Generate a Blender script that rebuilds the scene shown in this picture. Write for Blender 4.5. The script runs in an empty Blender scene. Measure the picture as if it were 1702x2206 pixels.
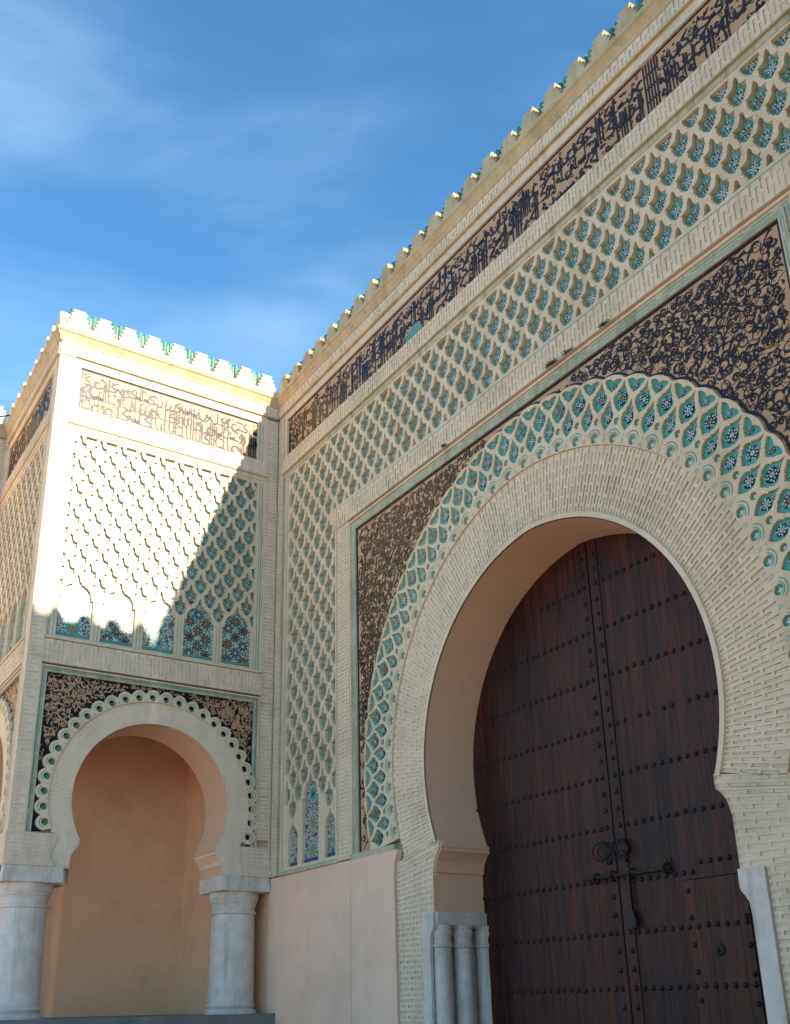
import bpy, bmesh, math, random
import numpy as np
from mathutils import Matrix, Vector
random.seed(7)
S = bpy.context.scene
COL = S.collection
R_ = math.radians

# ------------------------------------------------------------------ camera
CAM_POS = (18.823, -9.443, 0.15)
RC = [[0.5439638670211477, 0.8388726576868539, -0.019899134660083084],
      [-0.30347677028484754, 0.174568398959833, -0.9367111208804135],
      [-0.7823075873799918, 0.5155759287136641, 0.3495372661933483]]
cd = bpy.data.cameras.new('camera')
cam = bpy.data.objects.new('camera', cd); COL.objects.link(cam)
cd.sensor_fit = 'HORIZONTAL'; cd.sensor_width = 36.0
cd.lens = 2145.584 / 1702 * 36
cd.shift_x = (851 - 829.41) / 1702
cd.shift_y = (1359.56 - 1103) / 1702
cd.clip_end = 6000; cd.clip_start = 0.1
m = Matrix.Identity(4)
for i in range(3):
    m[i][0] = RC[0][i]; m[i][1] = -RC[1][i]; m[i][2] = -RC[2][i]; m[i][3] = CAM_POS[i]
cam.matrix_world = m
S.camera = cam

# ------------------------------------------------------------------ world and sun
SUN_DIR = Vector((1.0, 0.157, 0.41)).normalized()      # towards the sun
EL = math.asin(SUN_DIR.z); AZ = math.atan2(SUN_DIR.x, SUN_DIR.y)
W = bpy.data.worlds.new('World'); S.world = W; W.use_nodes = True
nt = W.node_tree; N = nt.nodes; LK = nt.links
bg = N['Background']
sky = N.new('ShaderNodeTexSky'); sky.sky_type = 'NISHITA'; sky.sun_disc = False
sky.sun_elevation = EL; sky.sun_rotation = AZ
sky.air_density = 1.0; sky.dust_density = 0.05; sky.ozone_density = 3.0; sky.altitude = 1800
bg.inputs['Strength'].default_value = 0.10
tc = N.new('ShaderNodeTexCoord')
def dotn(v):
    d = N.new('ShaderNodeVectorMath'); d.operation = 'DOT_PRODUCT'; LK.new(tc.outputs['Generated'], d.inputs[0]); d.inputs[1].default_value = v; return d.outputs['Value']
def mathn(op, a, b=None, c=None):
    q = N.new('ShaderNodeMath'); q.operation = op
    for i_, t_ in enumerate((a, b, c)):
        if t_ is None: continue
        if isinstance(t_, (int, float)): q.inputs[i_].default_value = t_
        else: LK.new(t_, q.inputs[i_])
    return q.outputs[0]
# thin cirrus drawn out along one wind direction, thicker towards the west
WIND = Vector((.50, .86, -.10)).normalized(); ACR = Vector((.30, -.17, .94)).normalized(); OUT = WIND.cross(ACR)
cx_ = N.new('ShaderNodeCombineXYZ'); LK.new(mathn('MULTIPLY', dotn(WIND), 1.1), cx_.inputs[0]); LK.new(mathn('MULTIPLY', dotn(ACR), 3.6), cx_.inputs[1]); LK.new(mathn('MULTIPLY', dotn(OUT), 1.5), cx_.inputs[2])
off = N.new('ShaderNodeVectorMath'); off.operation = 'ADD'; LK.new(cx_.outputs[0], off.inputs[0]); off.inputs[1].default_value = (3.1, 7.7, 1.3)
n1 = N.new('ShaderNodeTexNoise'); n1.inputs['Scale'].default_value = 1.7; n1.inputs['Detail'].default_value = 10; n1.inputs['Roughness'].default_value = 0.50; n1.inputs['Distortion'].default_value = 0.35
LK.new(off.outputs[0], n1.inputs['Vector'])
r1 = N.new('ShaderNodeValToRGB'); r1.color_ramp.elements[0].position = 0.42; r1.color_ramp.elements[1].position = 0.78; r1.color_ramp.interpolation = 'EASE'
LK.new(n1.outputs['Fac'], r1.inputs[0])
west = N.new('ShaderNodeMapRange'); west.interpolation_type = 'SMOOTHSTEP'; LK.new(dotn(WIND), west.inputs['Value']); west.inputs['From Min'].default_value = .75; west.inputs['From Max'].default_value = .10
fac = mathn('MULTIPLY', mathn('MULTIPLY', r1.outputs[0], west.outputs[0]), .27)
tint = N.new('ShaderNodeMix'); tint.data_type = 'RGBA'; tint.blend_type = 'MULTIPLY'; tint.inputs['Factor'].default_value = 1
LK.new(sky.outputs[0], tint.inputs['A']); tint.inputs['B'].default_value = (.55, .93, .98, 1)
mx = N.new('ShaderNodeMix'); mx.data_type = 'RGBA'
LK.new(fac, mx.inputs['Factor']); LK.new(tint.outputs['Result'], mx.inputs['A'])
mx.inputs['B'].default_value = (3.0, 4.3, 5.0, 1)
LK.new(mx.outputs['Result'], bg.inputs['Color'])

sd = bpy.data.lights.new('sun', 'SUN'); sd.energy = 3.6; sd.angle = R_(0.53); sd.color = (1.0, 0.90, 0.74)
sun = bpy.data.objects.new('sun', sd); COL.objects.link(sun)
sun.rotation_euler = SUN_DIR.to_track_quat('Z', 'Y').to_euler(); sun.location = (60, 10, 40)
S.view_settings.view_transform = 'Standard'; S.view_settings.look = 'None'
S.view_settings.exposure = 1.87; S.view_settings.gamma = 1.0; S.view_settings.use_curve_mapping = False

# ------------------------------------------------------------------ materials
def material(name, c1, c2=None, scale=3.0, rough=0.8, bump=0.0, bscale=40.0, streak=None, streak_amt=0.0, rnd=0.0, spec=0.3, coat=0.0, fine=0.0, grain=None, patch=None):
    M = bpy.data.materials.new(name); M.use_nodes = True
    t = M.node_tree; n = t.nodes; l = t.links; b = n['Principled BSDF']
    b.inputs['Roughness'].default_value = rough; b.inputs['Specular IOR Level'].default_value = spec
    if coat: b.inputs['Coat Weight'].default_value = coat; b.inputs['Coat Roughness'].default_value = 0.15
    c2 = c2 or tuple(x * 0.85 for x in c1)
    g = n.new('ShaderNodeNewGeometry')
    no = n.new('ShaderNodeTexNoise'); no.inputs['Scale'].default_value = scale; no.inputs['Detail'].default_value = 6; no.inputs['Roughness'].default_value = 0.62
    if grain:
        mpp = n.new('ShaderNodeMapping'); mpp.inputs['Scale'].default_value = grain; l.new(g.outputs['Position'], mpp.inputs[0]); l.new(mpp.outputs[0], no.inputs['Vector'])
    else: l.new(g.outputs['Position'], no.inputs['Vector'])
    rr = n.new('ShaderNodeValToRGB'); rr.color_ramp.elements[0].position = 0.35; rr.color_ramp.elements[1].position = 0.68
    rr.color_ramp.elements[0].color = (*c1, 1); rr.color_ramp.elements[1].color = (*c2, 1)
    l.new(no.outputs['Fac'], rr.inputs[0]); out = rr.outputs[0]
    if fine:
        nf = n.new('ShaderNodeTexNoise'); nf.inputs['Scale'].default_value = 55; nf.inputs['Detail'].default_value = 3; l.new(g.outputs['Position'], nf.inputs['Vector'])
        mr = n.new('ShaderNodeMapRange'); mr.inputs['To Min'].default_value = 1 - fine; mr.inputs['To Max'].default_value = 1 + fine; l.new(nf.outputs['Fac'], mr.inputs['Value'])
        vm = n.new('ShaderNodeVectorMath'); vm.operation = 'SCALE'; l.new(out, vm.inputs[0]); l.new(mr.outputs[0], vm.inputs['Scale']); out = vm.outputs[0]
    if streak:
        mp_ = n.new('ShaderNodeMapping'); mp_.inputs['Scale'].default_value = (5, 5, 0.7); l.new(g.outputs['Position'], mp_.inputs[0])
        ns = n.new('ShaderNodeTexNoise'); ns.inputs['Scale'].default_value = 1.0; ns.inputs['Detail'].default_value = 7; ns.inputs['Roughness'].default_value = 0.7; l.new(mp_.outputs[0], ns.inputs['Vector'])
        rs = n.new('ShaderNodeValToRGB'); rs.color_ramp.elements[0].position = 0.5; rs.color_ramp.elements[1].position = 0.72
        l.new(ns.outputs['Fac'], rs.inputs[0])
        ml = n.new('ShaderNodeMath'); ml.operation = 'MULTIPLY'; ml.inputs[1].default_value = streak_amt; l.new(rs.outputs[0], ml.inputs[0])
        mi = n.new('ShaderNodeMix'); mi.data_type = 'RGBA'; l.new(ml.outputs[0], mi.inputs['Factor']); l.new(out, mi.inputs['A']); mi.inputs['B'].default_value = (*streak, 1); out = mi.outputs['Result']
    if patch:
        np_ = n.new('ShaderNodeTexNoise'); np_.inputs['Scale'].default_value = .55; np_.inputs['Detail'].default_value = 8; np_.inputs['Roughness'].default_value = .68; l.new(g.outputs['Position'], np_.inputs['Vector'])
        rp_ = n.new('ShaderNodeValToRGB'); rp_.color_ramp.elements[0].position = .50; rp_.color_ramp.elements[1].position = .70; l.new(np_.outputs['Fac'], rp_.inputs[0])
        mp2 = n.new('ShaderNodeMath'); mp2.operation = 'MULTIPLY'; mp2.inputs[1].default_value = .6; l.new(rp_.outputs[0], mp2.inputs[0])
        mi2 = n.new('ShaderNodeMix'); mi2.data_type = 'RGBA'; l.new(mp2.outputs[0], mi2.inputs['Factor']); l.new(out, mi2.inputs['A']); mi2.inputs['B'].default_value = (*patch, 1); out = mi2.outputs['Result']
    if rnd:
        oi = n.new('ShaderNodeObjectInfo'); mr = n.new('ShaderNodeMapRange'); mr.inputs['To Min'].default_value = 1 - rnd; mr.inputs['To Max'].default_value = 1 + rnd; l.new(oi.outputs['Random'], mr.inputs['Value'])
        vm = n.new('ShaderNodeVectorMath'); vm.operation = 'SCALE'; l.new(out, vm.inputs[0]); l.new(mr.outputs[0], vm.inputs['Scale']); out = vm.outputs[0]
    l.new(out, b.inputs['Base Color'])
    if bump:
        nb = n.new('ShaderNodeTexNoise'); nb.inputs['Scale'].default_value = bscale; nb.inputs['Detail'].default_value = 4; l.new(g.outputs['Position'], nb.inputs['Vector'])
        bp = n.new('ShaderNodeBump'); bp.inputs['Strength'].default_value = bump; bp.inputs['Distance'].default_value = 0.02; l.new(nb.outputs['Fac'], bp.inputs['Height']); l.new(bp.outputs[0], b.inputs['Normal'])
    return M

CREAM = material('cream_lime', (.74, .565, .395), (.66, .495, .34), 1.6, .85, .25, 30, (.34, .29, .17), .55, fine=.08, patch=(.42, .35, .24))
CREAMB = material('cream_brick_bed', (.76, .585, .42), (.68, .515, .36), 2.2, .85, .3, 35, (.42, .33, .20), .45, fine=.08, patch=(.47, .37, .25))
LATT = material('lattice_stucco', (.74, .57, .395), (.65, .49, .33), 2.4, .88, .9, 22, (.36, .29, .16), .6, fine=.12, patch=(.44, .34, .21))
BRICK = material('pale_brick', (.71, .55, .385), (.64, .49, .34), 6, .85, .3, 50, rnd=.10, fine=.1, patch=(.36, .30, .21))
OCHRE = material('ochre_moulding', (.56, .43, .26), (.44, .32, .17), 2.0, .85, .3, 25, (.22, .16, .08), .6, fine=.1, patch=(.33, .24, .12))
FRAME = material('weathered_frame', (.55, .49, .36), (.42, .38, .25), 2.5, .8, .4, 30, (.17, .16, .08), .85, fine=.1, patch=(.28, .27, .16))
PLAST = material('salmon_plaster', (.88, .565, .40), (.80, .51, .36), 1.1, .9, .2, 60, (.72, .50, .37), .5, fine=.05, patch=(.72, .46, .32))
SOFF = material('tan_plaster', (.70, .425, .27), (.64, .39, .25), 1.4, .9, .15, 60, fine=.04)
INNER = material('orange_plaster', (.80, .44, .25), (.72, .39, .215), 1.1, .9, .2, 60, (.74, .48, .32), .4, fine=.06, patch=(.64, .34, .19))
MARBLE = material('grey_marble', (.70, .59, .51), (.55, .46, .39), 4.0, .5, .25, 45, (.25, .20, .13), .6, fine=.18, patch=(.40, .34, .26))
GREEND = material('dull_green_glaze', (.15, .27, .205), (.10, .21, .16), 5, .35, .3, 30, (.24, .20, .12), .75, spec=.5, fine=.2)
GREEN = material('green_glaze', (.075, .33, .25), (.05, .25, .20), 7, .3, .15, 30, (.20, .20, .10), .55, spec=.5, fine=.15)
GREENR = material('green_roof_glaze', (.03, .14, .10), (.07, .22, .16), 9, .3, .1, 30, rnd=.25, spec=.5)
TURQ = material('turquoise_glaze', (.08, .29, .22), (.10, .24, .17), 5, .35, .1, 30, (.30, .30, .20), .7, spec=.5)
WHITE = material('white_glaze', (.62, .60, .54), (.52, .50, .45), 12, .35, spec=.5)
NAVY = material('navy_glaze', (.012, .014, .03), (.02, .022, .05), 12, .3, spec=.5)
COBALT = material('cobalt_glaze', (.025, .06, .22), (.02, .04, .15), 12, .3, spec=.5)
ORANGE = material('honey_glaze', (.48, .24, .07), (.40, .19, .06), 12, .4, spec=.5)
BLACKG = material('black_ground_glaze', (.012, .010, .012), (.022, .018, .018), 3, .6, .2, 30, spec=.12)
BROWN = material('carved_clay', (.56, .32, .18), (.45, .25, .14), 1.3, .5, .3, 40, (.30, .22, .10), .35, fine=.15, patch=(.42, .31, .18))
BLACK = material('black_glaze', (.020, .012, .012), (.032, .022, .022), 3, .38, .2, 30, spec=.26)
WOOD = material('dark_wood', (.085, .019, .009), (.014, .006, .006), 3.0, .5, .3, 22, (.014, .015, .026), .8, rnd=.18, spec=.22, grain=(7, 7, .35), patch=(.010, .008, .010))
WOODR = material('red_wood', (.085, .022, .010), (.03, .010, .007), 3.0, .5, .3, 22, rnd=.2, spec=.22, grain=(7, 7, .35))
IRON = material('black_iron', (.010, .010, .011), (.020, .016, .014), 20, .5, .2, 60, spec=.3)
PAVE = material('pale_paving', (.60, .45, .335), (.52, .39, .29), .6, .9, .2, 8, fine=.1)
STEP = material('grey_step', (.20, .18, .17), (.15, .14, .13), 2, .9, .2, 20)

# ------------------------------------------------------------------ mesh helpers
WM = {}
def link(o, parent, world=None):
    COL.objects.link(o)
    world = world or Matrix.Identity(4)
    WM[o.name] = world
    if parent is None: o.matrix_world = world
    else:
        o.parent = parent; o.matrix_basis = WM[parent.name].inverted() @ world
    return o
def thing(name, label, cat, loc, group=None):
    o = bpy.data.objects.new(name, None); o.empty_display_size = .3
    o['label'] = label; o['category'] = cat
    if group: o['group'] = group
    return link(o, None, Matrix.Translation(loc))

class MB:
    def __init__(s): s.v = []; s.f = []; s.m = []
    def add(s, vs, fs, mi=0):
        k = len(s.v); s.v += vs; s.f += [tuple(i + k for i in f) for f in fs]; s.m += [mi] * len(fs)
    def box(s, a0, a1, b0, b1, c0, c1, mi=0):
        s.add([(a0,b0,c0),(a1,b0,c0),(a1,b1,c0),(a0,b1,c0),(a0,b0,c1),(a1,b0,c1),(a1,b1,c1),(a0,b1,c1)],
              [(0,3,2,1),(4,5,6,7),(0,1,5,4),(1,2,6,5),(2,3,7,6),(3,0,4,7)], mi)
    def prism(s, poly, c0, c1, mi=0):     # ccw polygon
        n = len(poly)
        s.add([(x, y, c0) for x, y in poly] + [(x, y, c1) for x, y in poly],
              [tuple(range(n, 2*n)), tuple(range(n-1, -1, -1))] + [(i, (i+1) % n, n+(i+1) % n, n+i) for i in range(n)], mi)
    def stroke(s, pts, wid, c0, c1, mi=0):
        n = len(pts); L = []; Rr = []
        for i in range(n):
            a = pts[max(i-1, 0)]; b = pts[min(i+1, n-1)]
            dx, dy = b[0]-a[0], b[1]-a[1]; d = math.hypot(dx, dy) or 1
            h = wid[i] / 2; L.append((pts[i][0]-dy/d*h, pts[i][1]+dx/d*h)); Rr.append((pts[i][0]+dy/d*h, pts[i][1]-dx/d*h))
        vs = [(x, y, c1) for x, y in L] + [(x, y, c1) for x, y in Rr] + [(x, y, c0) for x, y in L] + [(x, y, c0) for x, y in Rr]
        fs = []
        for i in range(n-1):
            fs += [(n+i, n+i+1, i+1, i), (i, i+1, 2*n+i+1, 2*n+i), (n+i+1, n+i, 3*n+i, 3*n+i+1)]
        s.add(vs, fs, mi)
    def tube(s, pts, r, seg=8, mi=0, closed=False):
        P = [Vector(p) for p in pts]; n = len(P); base = len(s.v); up0 = None
        rings = []
        for i in range(n):
            a = P[(i-1) % n] if closed or i > 0 else P[i]; b = P[(i+1) % n] if closed or i < n-1 else P[i]
            t = (b-a).normalized(); ref = Vector((0, 0, 1)) if abs(t.z) < .9 else Vector((1, 0, 0))
            x = t.cross(ref).normalized(); y = t.cross(x)
            rings.append([tuple(P[i] + x*math.cos(k*2*math.pi/seg)*r + y*math.sin(k*2*math.pi/seg)*r) for k in range(seg)])
        vs = [v for rg in rings for v in rg]; fs = []
        for i in range(n if closed else n-1):
            j = (i+1) % n
            for k in range(seg): fs.append((i*seg+k, i*seg+(k+1) % seg, j*seg+(k+1) % seg, j*seg+k))
        if not closed: fs += [tuple(range(seg)), tuple(range((n-1)*seg+seg-1, (n-1)*seg-1, -1))]
        s.add(vs, fs, mi)
    def lathe(s, prof, cx, cy, seg=32, mi=0, axis='z'):
        n = len(prof); vs = []; fs = []
        for r, z in prof:
            for k in range(seg):
                a = 2*math.pi*k/seg
                vs.append((cx+r*math.cos(a), cy+r*math.sin(a), z))
        for i in range(n-1):
            for k in range(seg): fs.append((i*seg+k, i*seg+(k+1) % seg, (i+1)*seg+(k+1) % seg, (i+1)*seg+k))
        fs.append(tuple(range(seg-1, -1, -1))); fs.append(tuple(range((n-1)*seg, n*seg)))
        s.add(vs, fs, mi)
    def mesh(s, name, mats, smooth=False):
        me = bpy.data.meshes.new(name); me.from_pydata(s.v, [], s.f)
        for mt in (mats if isinstance(mats, (list, tuple)) else [mats]): me.materials.append(mt)
        if len(set(s.m)) > 1 or (s.m and s.m[0]): me.polygons.foreach_set('material_index', s.m)
        if smooth: me.polygons.foreach_set('use_smooth', [True]*len(me.polygons)); 
        me.update(); return me
    def build(s, name, mats, parent, world=None, smooth=False, stuff=False, label=None):
        o = bpy.data.objects.new(name, s.mesh(name, mats, smooth))
        if smooth:
            try: o.data.set_sharp_from_angle(angle=R_(35))
            except Exception: pass
        if stuff: o['kind'] = 'stuff'
        if label: o['label'] = label
        return link(o, parent, world)

def fmat(ox, oy, oz, X, Y, Z):
    m = Matrix.Identity(4)
    for i in range(3): m[i][0] = X[i]; m[i][1] = Y[i]; m[i][2] = Z[i]; m[i][3] = (ox, oy, oz)[i]
    return m
F_MAIN = fmat(0, 0, 0, (1, 0, 0), (0, 0, 1), (0, -1, 0))
F_SIDE = fmat(0, 0, 0, (0, 1, 0), (0, 0, 1), (1, 0, 0))
PD = 5.28                                   # pavilion projection
WX = -4.75                                  # face of the side wing
FS = -WX / PD
F_FRONT = fmat(0, -PD, 0, (FS, 0, 0), (0, 0, 1), (0, -1, 0))   # same layout as the side: u from -5.28 to 0

def plate(name, outer, holes, w0, w1, mat, parent, F, bevel=0.0):
    """flat slab with holes, front at w1 and back at w0"""
    from mathutils.geometry import delaunay_2d_cdt
    polys = []
    for p in [outer] + holes:
        q = []
        for v in p:
            if not q or math.dist(v, q[-1]) > 1e-5: q.append((float(v[0]), float(v[1])))
        if math.dist(q[0], q[-1]) < 1e-5: q.pop()
        polys.append(q)
    V = []; E_ = []
    for p in polys:
        k = len(V); V += [Vector(v) for v in p]; E_ += [(k+a, k+(a+1) % len(p)) for a in range(len(p))]
    v2, e2, f2, ov, oe, of = delaunay_2d_cdt(V, E_, [], 0, 1e-6)
    def inside(P, x, y):
        c = False; n = len(P); b = n-1
        for a in range(n):
            (xa, ya), (xb, yb) = P[a], P[b]
            if (ya > y) != (yb > y) and x < (xb-xa)*(y-ya)/(yb-ya) + xa: c = not c
            b = a
        return c
    bb = [(min(v[0] for v in p), max(v[0] for v in p), min(v[1] for v in p), max(v[1] for v in p)) for p in polys]
    tris = []
    for f in f2:
        x = sum(v2[a].x for a in f)/len(f); y = sum(v2[a].y for a in f)/len(f)
        if not inside(polys[0], x, y): continue
        if any(b[0] < x < b[1] and b[2] < y < b[3] and inside(polys[h+1], x, y) for h, b in enumerate(bb[1:])): continue
        tris.append(tuple(f))
    n = len(v2); fs = list(tris) + [tuple(a+n for a in t[::-1]) for t in tris]
    cnt = {}
    for t in tris:
        for a in range(len(t)): cnt[(t[a], t[(a+1) % len(t)])] = 1
    for (a, b) in cnt:
        if (b, a) not in cnt: fs.append((b, a, a+n, b+n))
    me = bpy.data.meshes.new(name); me.from_pydata([(v.x, v.y, w1) for v in v2] + [(v.x, v.y, w0) for v in v2], [], fs)
    me.materials.append(mat); me.update()
    o = bpy.data.objects.new(name, me)
    return link(o, parent, F)

def clip(poly, x0, x1, y0, y1):
    def cut(P, ins, inter):
        out = []
        for i in range(len(P)):
            a, b = P[i-1], P[i]
            if ins(b):
                if not ins(a): out.append(inter(a, b))
                out.append(b)
            elif ins(a): out.append(inter(a, b))
        return out
    def ix(c): return lambda a, b: (c, a[1] + (b[1]-a[1])*(c-a[0])/(b[0]-a[0]))
    def iy(c): return lambda a, b: (a[0] + (b[0]-a[0])*(c-a[1])/(b[1]-a[1]), c)
    for ins, it in ((lambda p: p[0] >= x0, ix(x0)), (lambda p: p[0] <= x1, ix(x1)), (lambda p: p[1] >= y0, iy(y0)), (lambda p: p[1] <= y1, iy(y1))):
        if not poly: return []
        poly = cut(poly, ins, it)
    return poly
def area(P): return abs(sum(P[i-1][0]*P[i][1]-P[i][0]*P[i-1][1] for i in range(len(P)))) / 2

# ------------------------------------------------------------------ brickwork: proud bed with sunken bricks
UNIT = MB(); UNIT.box(-.5, .5, -.5, .5, -1, 0); UNIT_ME = UNIT.mesh('brick', BRICK)
def brickwork(F, parent, P, t0, t1, s0, s1, pitch, w_front, indiv=0, per=.29, gap=.05, m=.46, deep=.012, keep=None, order=None, wback=None, edge=.012, name='brick_bed', skip=None, rounds=None):
    """P(t, s) -> (u, v). rows run along s, stacked along t"""
    wb = w_front - .06 if wback is None else wback
    bed = MB(); stuff = MB(); bricks = []
    n = max(1, round((t1 - t0) / pitch)); pt = (t1 - t0) / n
    def quad(ta, tb, sa, sb, w): return [(*P(ta, sa), w), (*P(tb, sa), w), (*P(tb, sb), w), (*P(ta, sb), w)]
    for i in range(n):
        a = t0 + i*pt; b = a + pt; ma = a + pt*m/2; mb = b - pt*m/2
        off = (i % 2) * per / 2 + random.uniform(-.006, .006)
        bed.add(quad(a, ma, s0, s1, w_front), [(0, 1, 2, 3)]); bed.add(quad(mb, b, s0, s1, w_front), [(0, 1, 2, 3)])
        cuts = []; k = math.floor((s0 - off) / per) - 1
        while True:
            x0 = max(s0 + edge, k*per + off + gap/2); x1 = min(s1 - edge, (k+1)*per + off - gap/2); k += 1
            if k*per + off > s1 + per: break
            if x1 - x0 > .05 and not (skip and skip((a+b)/2, (x0+x1)/2)): cuts.append((x0, x1))
        cur = s0
        for x0, x1 in cuts:
            bed.add(quad(ma, mb, cur, x0, w_front), [(0, 1, 2, 3)]); cur = x1
            q = quad(ma, mb, x0, x1, w_front) + quad(ma, mb, x0, x1, w_front - deep)
            bed.add(q, [(0, 4, 5, 1), (1, 5, 6, 2), (2, 6, 7, 3), (3, 7, 4, 0)])
            bricks.append((ma, mb, x0, x1))
        bed.add(quad(ma, mb, cur, s1, w_front), [(0, 1, 2, 3)])
    # rim
    rim = []
    for ta, tb, fix in ((t0, t1, s0), (t1, t0, s1)):
        for j in range(n):
            p, q = ta + (tb-ta)*j/n, ta + (tb-ta)*(j+1)/n
            bed.add([(*P(p, fix), w_front), (*P(q, fix), w_front), (*P(q, fix), wb), (*P(p, fix), wb)], [(0, 1, 2, 3)])
    for tt in (t0, t1): bed.add([(*P(tt, s0), w_front), (*P(tt, s1), w_front), (*P(tt, s1), wb), (*P(tt, s0), wb)], [(0, 1, 2, 3)])
    me = bed.mesh(name, CREAMB)
    bm = bmesh.new(); bm.from_mesh(me); bmesh.ops.recalc_face_normals(bm, faces=bm.faces)
    for f in bm.faces:
        if abs(f.normal.z) > .9 and f.normal.z < 0: f.normal_flip()
    bm.to_mesh(me); bm.free()
    bo = link(bpy.data.objects.new(name, me), parent, F)
    def key(b):
        u, v = P((b[0]+b[1])/2, (b[2]+b[3])/2); return order(u, v) if order else 0
    if indiv: bricks.sort(key=key)
    made = 0
    for b in bricks:
        jit = random.uniform(-.004, .003)
        if made < indiv:
            tm, sm = (b[0]+b[1])/2, (b[2]+b[3])/2
            c = Vector((*P(tm, sm), w_front - deep + jit)); ax = Vector((*P(tm, b[3]), 0)) - Vector((*P(tm, b[2]), 0)); ay = Vector((*P(b[1], sm), 0)) - Vector((*P(b[0], sm), 0))
            X = ax; Y = ay
            if X.cross(Y).z < 0: Y = -Y
            M = Matrix.Identity(4)
            for i in range(3): M[i][0] = X[i]; M[i][1] = Y[i]; M[i][3] = c[i]
            M[2][2] = .03
            link(bpy.data.objects.new('brick', UNIT_ME), bo, F @ M); made += 1
        else:
            q = quad(*b, w_front - deep + jit); 
            d = (q[1][0]-q[0][0])*(q[2][1]-q[1][1]) - (q[1][1]-q[0][1])*(q[2][0]-q[1][0])
            if d < 0: q = q[::-1]
            stuff.add(q + [(x, y, w_front - .05) for x, y, _ in q], [(0, 1, 2, 3), (0, 4, 5, 1), (1, 5, 6, 2), (2, 6, 7, 3), (3, 7, 4, 0)])
    if stuff.v: stuff.build('brick_course', BRICK, bo, F, stuff=True)
    return bo
horiz = lambda t, s: (s, t)      # bricks lie along u
vert = lambda t, s: (t, s)       # bricks stand along v

# ------------------------------------------------------------------ rosettes and mosaics
def star(mb, cx, cy, r, k, w, mi, rot=0, inner=.55):
    P = []
    for i in range(2*k):
        a = math.pi*i/k + rot; rr = r if i % 2 == 0 else r*inner
        P.append((cx+rr*math.cos(a), cy+rr*math.sin(a)))
    n = len(P); mb.add([(cx, cy, w)] + [(x, y, w) for x, y in P], [(0, i+1, (i+1) % n + 1) for i in range(n)], mi)
def diamond(mb, cx, cy, a, b, ang, w, mi):
    c, s_ = math.cos(ang), math.sin(ang)
    P = [(a, 0), (0, b), (-a, 0), (0, -b)]
    mb.add([(cx+x*c-y*s_, cy+x*s_+y*c, w) for x, y in P], [(0, 1, 2, 3)], mi)
MOS = [GREEN, WHITE, NAVY, ORANGE, COBALT, TURQ]
def rosette(var, R):
    mb = MB(); k = 8
    mb.add([(R*1.02*math.cos(i*math.pi/8), R*1.1*math.sin(i*math.pi/8), -.006) for i in range(16)], [tuple(range(16))], 0)
    star(mb, 0, 0, R*.42, 8, .004, 1 if var != 1 else 3, inner=.6)
    star(mb, 0, 0, R*.16, 8, .007, 2 if var == 1 else 3 if var == 2 else 4, inner=.7)
    for i in range(k):
        a = 2*math.pi*i/k + math.pi/8
        diamond(mb, R*.60*math.cos(a), R*.60*math.sin(a), R*.22, R*.18, a, .003, 2 if (var != 3) else 1)
        a += math.pi/8
        diamond(mb, R*.66*math.cos(a), R*.66*math.sin(a), R*.17, R*.14, a, .005, 1 if (var != 3) else 2)
        a -= math.pi/8
        diamond(mb, R*.92*math.cos(a), R*.92*math.sin(a), R*.17, R*.14, a, .004, 1 if i % 2 else 2)
    if var != 1:
        mb.add([(-.13*R, .95*R, .001), (.13*R, .95*R, .001), (.13*R, 2.0*R, .001), (0, 2.2*R, .001), (-.13*R, 2.0*R, .001)], [(0, 1, 2, 3, 4)], 1)
        for j in range(3): diamond(mb, 0, (1.15+.32*j)*R, .11*R, .13*R, 0, .004, 2)
    else:
        diamond(mb, 0, 1.35*R, .16*R, .2*R, 0, .004, 3); diamond(mb, 0, 1.75*R, .11*R, .14*R, 0, .004, 2)
    return mb.mesh('tile_rosette', MOS)
ROS = [rosette(i, .085) for i in range(4)]
def put_rosette(parent, F, u, v, ang=0, sc=1.0, w=-.07, var=None, name='tile_rosette'):
    o = bpy.data.objects.new(name, ROS[random.choice((0, 0, 1, 2, 3)) if var is None else var])
    return link(o, parent, F @ Matrix.Translation((u, v, w)) @ Matrix.Rotation(ang, 4, 'Z') @ Matrix.Diagonal((sc, sc*1.08, 1, 1)))

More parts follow.
